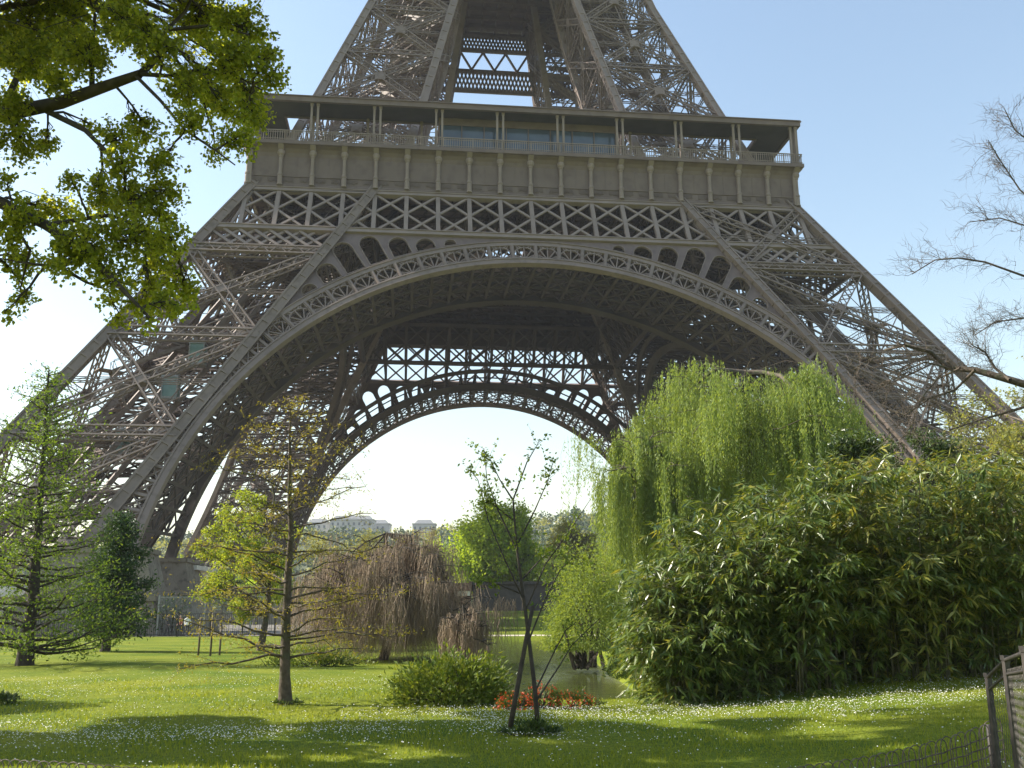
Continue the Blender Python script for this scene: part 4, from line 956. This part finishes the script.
# --- bare tree at the right frame edge
g = ground(15.2, 22.5); bt = thing('bare_tree', 'leafless tree with knotty limbs reaching in from the right edge', 'tree', g); tr = MB(); tw = MB()
def rb(px, py, b=22.5): return at(px, py, b) - g
T = wig(rng, (0, 0, -.1), (-.6, 0, 11.5), 9, .04); tr.tube(T, np.linspace(.4, .1, 9), 9, False)
limb_px = [([(1120, 420), (1060, 395), (1010, 380), (975, 370), (948, 368), (930, 352), (905, 345), (885, 350)], .13), ([(1130, 300), (1080, 285), (1024, 276), (985, 262), (958, 258), (935, 260), (912, 274)], .05), ([(1010, 380), (995, 368), (985, 352), (972, 345)], .06),
           ([(975, 370), (955, 390), (930, 398), (905, 415), (890, 410)], .05), ([(960, 368), (935, 380), (908, 372), (880, 385)], .035), ([(1100, 250), (1050, 215), (1020, 190), (1000, 160), (988, 140)], .045), ([(1090, 230), (1040, 230), (1000, 218), (970, 222)], .04),
           ([(1060, 330), (1024, 318), (995, 322), (975, 335)], .04), ([(948, 368), (925, 362), (900, 372), (868, 360), (850, 372)], .03), ([(940, 375), (920, 400), (912, 425), (900, 440)], .03), ([(1080, 180), (1040, 150), (1015, 130), (1005, 110)], .04), ([(1060, 395), (1015, 410), (980, 420), (950, 430)], .06)]
for pts, r in limb_px:
    r = r * (.72 if r < .1 else .85)
    P = np.array([rb(x, y, 22.5 + rng.uniform(-.7, .7)) for x, y in pts]); tr.tube(P, np.linspace(r, r * .22 + .004, len(P)), 6, False)
    if pts[0][0] > 1050:
        z = np.clip(P[0][2] - .8, 2, 11); s = np.array([np.interp(z, T[:, 2], T[:, 0]), np.interp(z, T[:, 2], T[:, 1]), z]); tr.tube(wig(rng, s, P[0], 6, .05), np.linspace(r * 1.5, r, 6), 6, False)
    m = 34; ks = rng.uniform(.4, len(P) - 1.01, m); ii = ks.astype(int); s0 = P[ii] + (P[ii + 1] - P[ii]) * (ks - ii)[:, None]
    e = s0 + nrm(nrm(P[-1] - P[0]) + rng.normal(size=(m, 3)) * .8 + (0, 0, .15)) * rng.uniform(.3, 1.1, (m, 1)); twig_ribbons(tw, s0, e, .008, rng, .05, 6, .06)
    for _ in range(9):
        i = rng.integers(0, m, m); f = rng.uniform(.2, 1, (m, 1)); a = s0[i] + (e[i] - s0[i]) * f; d = nrm((e - s0)[i] + rng.normal(size=(m, 3)) * .8); twig_ribbons(tw, a, a + d * rng.uniform(.12, .5, (m, 1)), .0038, rng, .03, 4, .07)
tr.build('trunk', M['bark'], bt, True); tw.build('twigs', M['twig_grey'], bt)
crown_tree('yellowish_tree', 'pale yellow-green tree behind the leafless limbs at the right edge', 'tree', ground(17.2, 30), 8.8, .2, clumps_in(rng, 60, ellipsoid(-.6, 0, 6.0, 3.1, 3, 3.4, .3), .5, .95), M['far_olive'], M['bark_grey'], .12, 330, rng, low=.2)
# --- the tree outside the left edge whose shade falls on the lawn
crown_tree('lawn_tree', 'leafy tree standing beyond the left frame edge whose shade crosses the lawn', 'tree', ground(-17.5, 19.5), 7.5, .25, clumps_in(rng, 22, ellipsoid(0, 0, 5.4, 2.4, 1.5, 2.0, .3), .7, 1.0), M['far_green'], M['bark'], .3, 120, rng)
# --- trees beyond the pond and the tower
rng = np.random.default_rng(77)
def far_tree(px, top, b, wpx, mat, label, n=34, leaf=None, base_px=None, nl=150, cat='tree'):
    g = at_ground(px, b); zt = at(px, top, b)[2]; h = zt - g[2]; r = wpx / 990 * b / 2; rz = h * .43
    crown_tree('park_tree', label, cat, g, h * .8, max(.12, h * .022), clumps_in(rng, n, ellipsoid(0, 0, h - rz, r * .85, r * .85, rz * .9, .35), r * .25, r * .42), M[mat], M['bark'], leaf or r * .085, nl, rng, group='trees beyond the pond and tower', low=.15, twig=.004 * r)
far_tree(496, 506, 126, 112, 'far_green', 'large bright green round tree behind the dark hut across the pond', 70, nl=520, leaf=.42)
far_tree(428, 523, 230, 46, 'far_olive', 'olive-beige tree left of the large bright green round tree', nl=220)
far_tree(434, 538, 190, 34, 'far_green', 'smaller light green tree touching the left of the large round tree')
far_tree(405, 530, 260, 26, 'far_green', 'small green tree between two olive trees above the weeping dome')
far_tree(368, 522, 210, 44, 'far_olive', 'olive tree behind the peak of the brown weeping tree', nl=220)
far_tree(335, 535, 170, 34, 'far_green', 'light green tree just right of the slender cypress trunk')
far_tree(318, 530, 250, 30, 'far_olive', 'dull olive tree seen through the cypress boughs')
far_tree(320, 565, 130, 22, 'far_dark', 'narrow dark tree seen through the cypress boughs')
far_tree(575, 520, 175, 62, 'far_olive', 'brownish olive tree between the large round tree and the willow', 60, nl=420, leaf=.4)
far_tree(553, 538, 150, 40, 'far_green', 'yellow-green tree right beside the large round tree')
far_tree(608, 540, 200, 60, 'far_olive', 'olive tree half hidden behind the willow strands')
far_tree(176, 548, 118, 36, 'far_green', 'leafy tree seen between the left tower leg and its arch')
far_tree(222, 560, 122, 40, 'far_dark', 'dark bush-like tree seen left of the yellow-green tree')
far_tree(255, 545, 170, 50, 'far_green', 'green tree behind the yellow-green tree and tower leg')
far_tree(452, 548, 150, 30, 'far_olive', 'pale olive tree behind the small brown weeping tree')
far_tree(-30, 560, 120, 90, 'far_dark', 'dark tree at the far left behind the larch')
far_tree(60, 575, 125, 40, 'far_green', 'green tree behind the pale pavilion roofs')
bush('pedestal_shrub', 'grey-green shrub growing against the tower pedestal', at_ground(168, 82), 1.9, 1.2, 3.1, 1800, .3, M['yew_leaf'], rng)

# --- hill with its wood and houses
def hz(a, b):
    ridge = 43 + 6 * np.sin(a * .011 + 1.2) + 4 * np.sin(a * .031)
    return -1.5 + ridge * ss(300, 560, b) * (1 - .5 * ss(700, 1500, b)) * ss(-2200, -900, a) * (1 - ss(900, 2200, a)) + 1.2 * np.sin(a * .07) * np.sin(b * .06) * ss(300, 400, b)
tag(sheet(np.linspace(-2200, 2200, 90), np.linspace(270, 1500, 60), hz).build('hill', M['hill_mat'], smooth=True), kind='structure')
wd = MB(); n = 800; A = rng.uniform(-420, 240, n); Bq = rng.uniform(310, 600, n)
for a, b in zip(A, Bq):
    z = float(hz(np.array(a), np.array(b))); r = rng.uniform(3.5, 6.5); m = 90
    Q = W3(a, b, z + r * .7) + rdir(rng, m) * rng.uniform(.4, 1, (m, 1)) * r * np.array([1, 1, .9]); leaves(wd, Q, r * .3, rng, .8, 0)
tag(wd.build('hillside_wood', M['far_dark']), 'dark woods covering the hill behind the tower', 'woods', kind='stuff')
wd = MB()
for a, b in zip(rng.uniform(-420, 240, 640), rng.uniform(300, 575, 640)):
    z = float(hz(np.array(a), np.array(b))); r = rng.uniform(3.5, 6); m = 80
    Q = W3(a, b, z + r * .8) + rdir(rng, m) * rng.uniform(.4, 1, (m, 1)) * r * np.array([1, 1, .9]); leaves(wd, Q, r * .28, rng, .8, 0)
tag(wd.build('hillside_grove', M['far_olive']), 'olive spring groves dotted over the hill behind the tower', 'woods', kind='stuff')
def far_house(px, b, wm, dm, hm, label, top=None):
    p = at(px, 560, b); a, bb = ab(p[0], p[1]); z = float(hz(np.array(a), np.array(bb)))
    if top: hm = at(px, top, b)[2] - z
    t = thing('apartment_block', label, 'building', W3(a, bb, z), -YAW, 'pale blocks on the far hill'); w_ = MB(); w_.box((-wm / 2, -dm / 2, -2), (wm / 2, dm / 2, hm)); w_.box((-wm / 2 - .4, -dm / 2 - .4, hm), (wm / 2 + .4, dm / 2 + .4, hm + .6)); w_.build('wall', M['city_wall'], t)
    r = MB(); r.frustum((-wm / 2 + 1, -dm / 2 + 1), (wm / 2 - 1, dm / 2 - 1), (-wm / 2 + 3, -dm / 2 + 3), (wm / 2 - 3, dm / 2 - 3), hm + .6, hm + 3); r.build('roof', M['grey_metal'], t)
    for f in range(2):
        wi = MB()
        for k in range(int(wm / 3.2)):
            x = -wm / 2 + 1.6 + k * 3.2; zz = hm - 3.2 - f * 3.4; wi.box((x - .6, -dm / 2 - .06, zz), (x + .6, -dm / 2 + .1, zz + 1.8))
        wi.build('window', M['city_pane'], t)
far_house(352, 590, 26, 12, 16, 'wide pale flat-topped block on the hill, largest of those seen', 521)
far_house(318, 600, 14, 12, 16, 'pale block on the hill just right of the tower foot', 524)
far_house(380, 610, 12, 12, 16, 'small pale block on the hill above the brown weeping tree', 525)
far_house(424, 600, 14, 10, 16, 'pale block on the hill left of the large round green tree', 525)
far_house(235, 600, 20, 12, 16, 'pale block on the hill seen through the left arch gap', 531)

# ------------------------------------------------------------------ things across the lawn
# dark hut beyond the pond
g = ground(-1.0, 118)
hut = thing('dark_hut', 'long dark brown hoarding hut with flat roof across the pond', 'hut', g, -YAW)
b = MB(); b.box((-3.8, 0, -.5), (13, 5, 3.1))
for k in range(14): b.box((-3.8 + k * 1.27, -.06, -.4), (-3.72 + k * 1.27, 0, 3.0))
b.build('wall', M['dark_wood'], hut); b = MB(); b.box((-4.2, -.5, 3.1), (13.4, 5.5, 3.45)); b.build('roof', M['post_iron'], hut)
hut2 = thing('brick_kiosk', 'small red-brown kiosk with pale band left of the dark hut', 'kiosk', ground(-7.5, 117), -YAW); b = MB(); b.box((-3, 0, -.5), (2.4, 4, 2.5)); b.build('wall', M['red_brown'], hut2); b = MB(); b.box((-3.2, -.25, 2.5), (2.6, 4.2, 3.4)); b.build('roof', M['red_brown'], hut2); b = MB(); b.box((-3.02, -.04, 1.9), (2.42, -.005, 2.45)); b.build('fascia_band', M['pale_roof'], hut2)
# pavilions at the left leg
def pavilion(a, b, wm, dm, hm, label):
    t = thing('ticket_pavilion', label, 'pavilion', W3(a, b, -.2), -YAW, 'low pale pavilions under the left tower leg')
    m = MB(); m.box((-wm / 2, -dm / 2, 0), (wm / 2, dm / 2, hm)); m.build('wall', M['beige_wall'], t)
    m = MB(); m.box((-wm / 2 - .6, -dm / 2 - .6, hm), (wm / 2 + .6, dm / 2 + .6, hm + .45)); m.box((-wm / 2 + 1, -dm / 2 + 1, hm + .45), (wm / 2 - 1, dm / 2 - 1, hm + .9)); m.build('roof', M['pale_roof'], t)
    n = int(wm / 3)
    for k in range(n):
        x = -wm / 2 + (k + .5) * wm / n; m = MB(); m.box((x - 1.0, -dm / 2 - .05, 1.0), (x + 1.0, -dm / 2 + .1, hm - .8)); m.build('window', M['window'], t)
pavilion(-44.5, 85, 15, 5, 3.2, 'low pale pavilion with dark windows before the left pedestals')
pavilion(-40, 104, 14, 6, 6.2, 'taller pale pavilion with dark windows further back by left pedestals')
# railing fence at the end of the lawn
def far_fence(a0, b0, a1, b1, hgt, label, mat, step, infill):
    p0, p1 = ground(a0, b0), ground(a1, b1); L = np.linalg.norm(p1 - p0); n = max(1, int(L / step)); d = (p1 - p0) / L; az = atan2(d[1], d[0])
    t = thing('railing_fence', label, 'fence', p0, az); r = MB()
    for z in (.15, hgt): r.beam((0, 0, z), (L, 0, z), .06)
    for k in range(int(L / infill)): r.beam((k * infill, 0, .1), (k * infill, 0, hgt), .025)
    r.build('rails', M[mat], t); pm = None
    for k in range(n + 1):
        if pm is None: m = MB(); m.box((-.06, -.06, -.3), (.06, .06, hgt + .15)); pm = m.build('post', M[mat], t); o = pm
        else: o = pm.copy(); C.objects.link(o); o.parent = t
        o.location = (k * L / n, 0, 0)
far_fence(-42, 78.6, -19, 79.2, 1.75, 'dark see-through railing fence along the far left end of lawn', 'post_iron', 2.4, .16)
far_fence(-28.9, 80.6, -14, 81.5, 3.1, 'tall pale mesh hoarding fence behind the dark railing by the pedestal', 'grey_metal', 3.0, .1)
far_fence(-17, 79, -7.6, 79.5, 1.5, 'dark railing fence behind the yellow-green tree and weeping dome', 'post_iron', 2.0, .16)
# low stone kerb line before the fence
# stakes of a young planting
for px, b, h, lab in ((201, 42, 1.55, 'short wooden stake leftmost of three left of the cypress'), (213, 41.5, 1.75, 'wooden stake between two others left of the cypress'), (222, 42.4, 1.2, 'lowest wooden stake nearest the slender cypress')):
    m = MB(); m.tube([(0, 0, -.2), (.01, 0, h * .5), (0, 0.01, h)], [.045, .045, .04], 7); o = m.build('tree_stake', M['stake'], None, True, at_ground(px, b)); tag(o, lab, 'stake', 'wooden stakes on the lawn')
# vans behind the larch
def van(p, rz, paint, label):
    t = thing('parked_van', label, 'van', p, rz); m = MB(); prof = [(-2.4, .35), (2.35, .35), (2.45, .9), (1.75, 1.15), (1.2, 1.95), (-2.3, 2.05), (-2.45, 1.2)]
    k = len(prof); V = [(x, -.9, z) for x, z in prof] + [(x, .9, z) for x, z in prof]; m.add(V, [(i, (i + 1) % k, k + (i + 1) % k, k + i) for i in range(k)], [(0, i + 1, i) for i in range(1, k - 1)] + [(k, k + i, k + i + 1) for i in range(1, k - 1)])
    m.build('body', M[paint], t)
    for s in (-1, 1):
        m = MB(); m.add([(.2, s * .91, 1.2), (1.5, s * .91, 1.2), (1.1, s * .91, 1.8), (.2, s * .91, 1.8)], [(0, 1, 2, 3)]); m.build('side_window', M['window'], t)
    m = MB(); m.add([(1.78, -.75, 1.17), (1.78, .75, 1.17), (1.25, .75, 1.9), (1.25, -.75, 1.9)], [(0, 1, 2, 3)]); m.build('windscreen', M['window'], t)
    for x in (-1.5, 1.5):
        for s in (-1, 1):
            m = MB(); m.tube([(x, s * .75, .36), (x, s * .93, .36)], .36, 14); o = m.build('wheel', M['rubber'], t); m = MB(); m.tube([(x, s * .9, .36), (x, s * .945, .36)], .19, 10); m.build('rim', M['grey_metal'], o)
van(at_ground(108, 83), .2, 'white_paint', 'white van parked behind the fence right of the larch trunk')
van(at_ground(72, 84), .1, 'white_paint', 'white van half hidden by the larch trunk')
# people by the fence
def person(p, rz, top, legs, label, stride=.18):
    """one continuous skinned figure standing 1.72 m tall"""
    J = dict(pel=(0, 0, .93), che=(0, .02, 1.28), nec=(0, .02, 1.47), hea=(0, .0, 1.58), cro=(0, -.005, 1.68), shl=(-.17, .02, 1.40), shr=(.17, .02, 1.40), ell=(-.23, .03, 1.14), elr=(.24, -.02, 1.14), wrl=(-.23, -.08, .92), wrr=(.24, -.14, .95), hdl=(-.23, -.12, .84), hdr=(.23, -.2, .9),
             hil=(-.09, 0, .89), hir=(.09, 0, .89), knl=(-.1, -stride * .6, .49), knr=(.1, stride * .2, .48), anl=(-.1, -stride * .7, .08), anr=(.1, stride, .1), tol=(-.11, -stride * .7 - .17, .03), tor=(.11, stride - .16, .03))
    Rr = dict(pel=.13, che=.145, nec=.055, hea=.085, cro=.07, shl=.065, shr=.065, ell=.045, elr=.045, wrl=.032, wrr=.032, hdl=.035, hdr=.035, hil=.095, hir=.095, knl=.06, knr=.06, anl=.042, anr=.042, tol=.035, tor=.035)
    E_ = [('pel', 'che'), ('che', 'nec'), ('nec', 'hea'), ('hea', 'cro'), ('che', 'shl'), ('che', 'shr'), ('shl', 'ell'), ('shr', 'elr'), ('ell', 'wrl'), ('elr', 'wrr'), ('wrl', 'hdl'), ('wrr', 'hdr'), ('pel', 'hil'), ('pel', 'hir'), ('hil', 'knl'), ('hir', 'knr'), ('knl', 'anl'), ('knr', 'anr'), ('anl', 'tol'), ('anr', 'tor')]
    ks = list(J); me = bpy.data.meshes.new('person'); me.from_pydata([J[k] for k in ks], [(ks.index(a), ks.index(b)) for a, b in E_], [])
    o = bpy.data.objects.new('tmp', me); C.objects.link(o); md = o.modifiers.new('s', 'SKIN'); o.modifiers.new('u', 'SUBSURF').levels = 1
    for i, k in enumerate(ks): me.skin_vertices[0].data[i].radius = (Rr[k], Rr[k] * .85)
    me.skin_vertices[0].data[0].use_root = True
    dg = bpy.context.evaluated_depsgraph_get(); m2 = bpy.data.meshes.new_from_object(o.evaluated_get(dg)); bpy.data.objects.remove(o)
    for m in (M['skin'], M[top], M[legs], M['hair']): m2.materials.append(m)
    for f in m2.polygons:
        c = f.center; f.use_smooth = True
        f.material_index = 0 if c.z > 1.46 or (abs(c.x) > .19 and c.z < .96) else (1 if c.z > .92 else 2)
        if c.z > 1.62 or (c.z > 1.5 and c.y > .03): f.material_index = 3
    m2.name = 'person'; q = bpy.data.objects.new('person', m2); C.objects.link(q); q.location = p; q.rotation_euler = (0, 0, rz); tag(q, label, 'person')
person(at_ground(188, 77.8), .6, 'white_cloth', 'dark_cloth', 'person in a white top walking by the fence')
person(at_ground(181, 79.9), -.4, 'rust_cloth', 'dark_cloth', 'person in a russet top walking beside the one in white')
person(at_ground(168, 80.2), 1.8, 'dark_cloth', 'dark_cloth', 'person in dark clothes standing left of two walkers by the fence')

# ------------------------------------------------------------------ fences close to the viewer
# low fence of wire hoops along the bottom of the picture
def poly_at(P, s):
    P = np.asarray(P); d = np.linalg.norm(np.diff(P, axis=0), axis=1); c = np.concatenate([[0], np.cumsum(d)]); return np.stack([np.interp(s, c, P[:, k]) for k in range(3)], -1), c[-1]
hoop_top = np.array([at(-120, 756, 7.9), at(0, 759, 7.7), at(70, 762, 7.6), at(140, 768, 7.4), at(330, 800, 6.9), at(560, 808, 6.75), at(800, 766, 7.3), at(870, 756, 7.5), at(930, 742, 7.7), at(975, 728, 7.9), at(1001, 716, 8.05)])
hf = thing('hoop_fence', 'low rusty fence of overlapping wire hoops curving along the near lawn edge', 'fence', (0, 0, 0)); hp = MB(); rl = MB()
_, Ltot = poly_at(hoop_top, 0); ns = int(Ltot / .08)
for k in range(ns):
    s0 = k * .08; q = np.linspace(0, pi, 9); ww = .125; p, _ = poly_at(hoop_top, np.clip(s0 + ww / 2 - ww / 2 * np.cos(q), 0, Ltot)); p = p.copy(); p[:, 2] += -.075 + .075 * np.sin(q) ** .8
    side = np.array([.1, -1, 0]) * (.012 if k % 2 else -.012); p += side
    dn = np.array([(p[0] + p[1]) / 2, p[0]]); bot0 = p[0] - (0, 0, .42); bot1 = p[-1] - (0, 0, .42)
    hp.tube(np.concatenate([[bot0], p, [bot1]]), .0042, 5, False)
for dz in (-.1, -.17, -.24, -.31, -.38, -.45):
    P, _ = poly_at(hoop_top, np.linspace(0, Ltot, 120)); P = P + (0, 0, dz); P[:, 2] += .006 * np.sin(np.arange(120) * 2.1); rl.tube(P, .0055, 5, False)
hp.build('wire_hoops', M['rust'], hf, True); rl.build('line_wires', M['rust'], hf, True)
for s in np.arange(.3, Ltot, 1.75):
    p, _ = poly_at(hoop_top, s); m = MB(); m.tube([p - (0, -.03, .75), p + (0, .03, -.03)], .022, 7); m.build('post', M['post_iron'], hf, True)
# taller wire-mesh fence at the right edge
tt_ = np.array([at(988, 677, 7.6), at(1005.5, 660, 6.7), at(1026, 652, 5.1), at(1075, 644, 3.9), at(1200, 644, 3.0)])
tf = thing('mesh_fence', 'waist-high rusty wire-mesh fence with iron posts at the right edge', 'fence', (0, 0, 0)); wm = MB(); rm = MB()
_, Lt = poly_at(tt_, 0); Hh = 1.02
rm.tube(poly_at(tt_, np.linspace(0, Lt, 40))[0], .013, 7, False); P = poly_at(tt_, np.linspace(0, Lt, 40))[0]; rm.tube(P - (0, 0, .09), .01, 6, False); rm.tube(P - (0, 0, Hh - .06), .012, 6, False)
rm.build('rails', M['post_iron'], tf, True)
cell = .1
for k in range(-int(Hh / cell), int(Lt / cell)):
    for dr in (1, -1):
        s0 = k * cell; zz = np.linspace(0, Hh - .1, 9); sx = s0 + (zz if dr == 1 else Hh - .1 - zz); ok = (sx >= 0) & (sx <= Lt)
        if ok.sum() < 2: continue
        p, _ = poly_at(tt_, sx[ok]); p = p - np.stack([zz[ok] * 0, zz[ok] * 0, zz[ok] + .06], 1) + np.array([.3, -1, 0]) * .003 * dr; wm.tube(p, .0015, 3, False)
wm.build('wire_mesh', M['galv'], tf)
for i, s in enumerate((0, .0 + np.linalg.norm(tt_[1] - tt_[0]), np.linalg.norm(tt_[1] - tt_[0]) + np.linalg.norm(tt_[2] - tt_[1]), Lt)):
    p, _ = poly_at(tt_, s); m = MB(); m.box((-.018, -.018, -1.25), (.018, .018, .03)); m.box((-.023, -.023, .0), (.023, .023, .03)); o = m.build('post', M['post_iron'], tf, False, p)

# ------------------------------------------------------------------ grass blades and daisies
rng = np.random.default_rng(3)
n = 150000; b = 1 / rng.uniform(1 / 26, 1 / 6.0, n); a = rng.uniform(-.62, .62, n) * b
ok = pond_mask(a, b) < .25; a, b = a[ok], b[ok]; n = len(a); P = CAM + a[:, None] * EA + b[:, None] * EB; P[:, 2] = gz(a, b) - .005
hgt = rng.uniform(.02, .06, n) * (1 + .5 * np.sin(a * 1.7) * np.sin(b * 1.3)); wdt = (.0022 + .00045 * b)
ang = rng.uniform(0, 2 * pi, n); s = np.stack([np.cos(ang), np.sin(ang), 0 * ang], 1) * wdt[:, None]; ln = rng.normal(size=(n, 3)) * .018; ln[:, 2] = hgt
gb = MB(); gb.add(np.stack([P - s, P + s, P + ln], 1).reshape(-1, 3), T=np.arange(n * 3).reshape(-1, 3)); tag(gb.build('grass_blades', M['blade']), 'short green grass blades covering the near lawn', 'grass', kind='stuff')
n = 130000; b = 1 / rng.uniform(1 / 60, 1 / 7.5, n); a = rng.uniform(-.62, .62, n) * b
def patch(a, b): return .5 + .5 * np.sin(a * .9 + 1.3 * np.sin(b * .7)) * np.sin(b * 1.1 + np.sin(a * .6)) + .45 * np.sin(a * 2.3 + b * 3.1) * np.sin(b * 2.2 - a)
crest = np.exp(-((b - 16.6) / 1.4) ** 2) * ss(-4, 1, a) + .6 * np.exp(-((b - 14.0) / 1.2) ** 2) * (1 - ss(-2, 3, a)) + .35 * np.exp(-((b - 24) / 3) ** 2) * (1 - ss(-3, 0, a))
keep = rng.uniform(0, 1, n) < np.clip(.02 + .17 * np.clip(patch(a, b), 0, 1) ** 2 * ss(9, 15, b) + .06 * np.clip(patch(a, b), 0, 1) ** 3 + 1.1 * crest * np.clip(.35 + patch(a, b), 0, 1), 0, 1) * (.35 + .65 * ss(12.6, 14, b))
keep &= pond_mask(a, b) < .05
a, b = a[keep], b[keep]; n = len(a); P = CAM + a[:, None] * EA + b[:, None] * EB; P[:, 2] = gz(a, b) + rng.uniform(.035, .07, n)
r = rng.uniform(.006, .0105, n); nn = nrm(np.stack([rng.normal(size=n) * .35, rng.normal(size=n) * .35 - .25, np.ones(n)], 1)); s = nrm(np.cross(nn, [1, 0.2, 0])); u = np.cross(nn, s)
V = np.stack([P + (s * cos(q) + u * sin(q)) * r[:, None] for q in np.arange(6) * pi / 3], 1); i = np.arange(n)[:, None] * 6
dz = MB(); dz.add(V.reshape(-1, 3), np.concatenate([i + np.array([0, 1, 2, 3]), i + np.array([0, 3, 4, 5])])); tag(dz.build('daisies', M['daisy']), 'small white daisies scattered over the lawn', 'daisies', kind='stuff')

# ------------------------------------------------------------------ thin air
hb = MB(); hb.box((-900, -160, -14), (900, 1700, 140)); hm = bpy.data.materials.new('thin_haze'); hm.use_nodes = True
N = hm.node_tree.nodes; N.remove(N['Principled BSDF']); pvn = N.new('ShaderNodeVolumePrincipled'); pvn.inputs['Color'].default_value = (.85, .9, 1, 1); pvn.inputs['Density'].default_value = .0002
hm.node_tree.links.new(pvn.outputs[0], N['Material Output'].inputs['Volume'])
tag(hb.build('haze', hm), 'thin pale haze in the air', 'haze', kind='stuff')
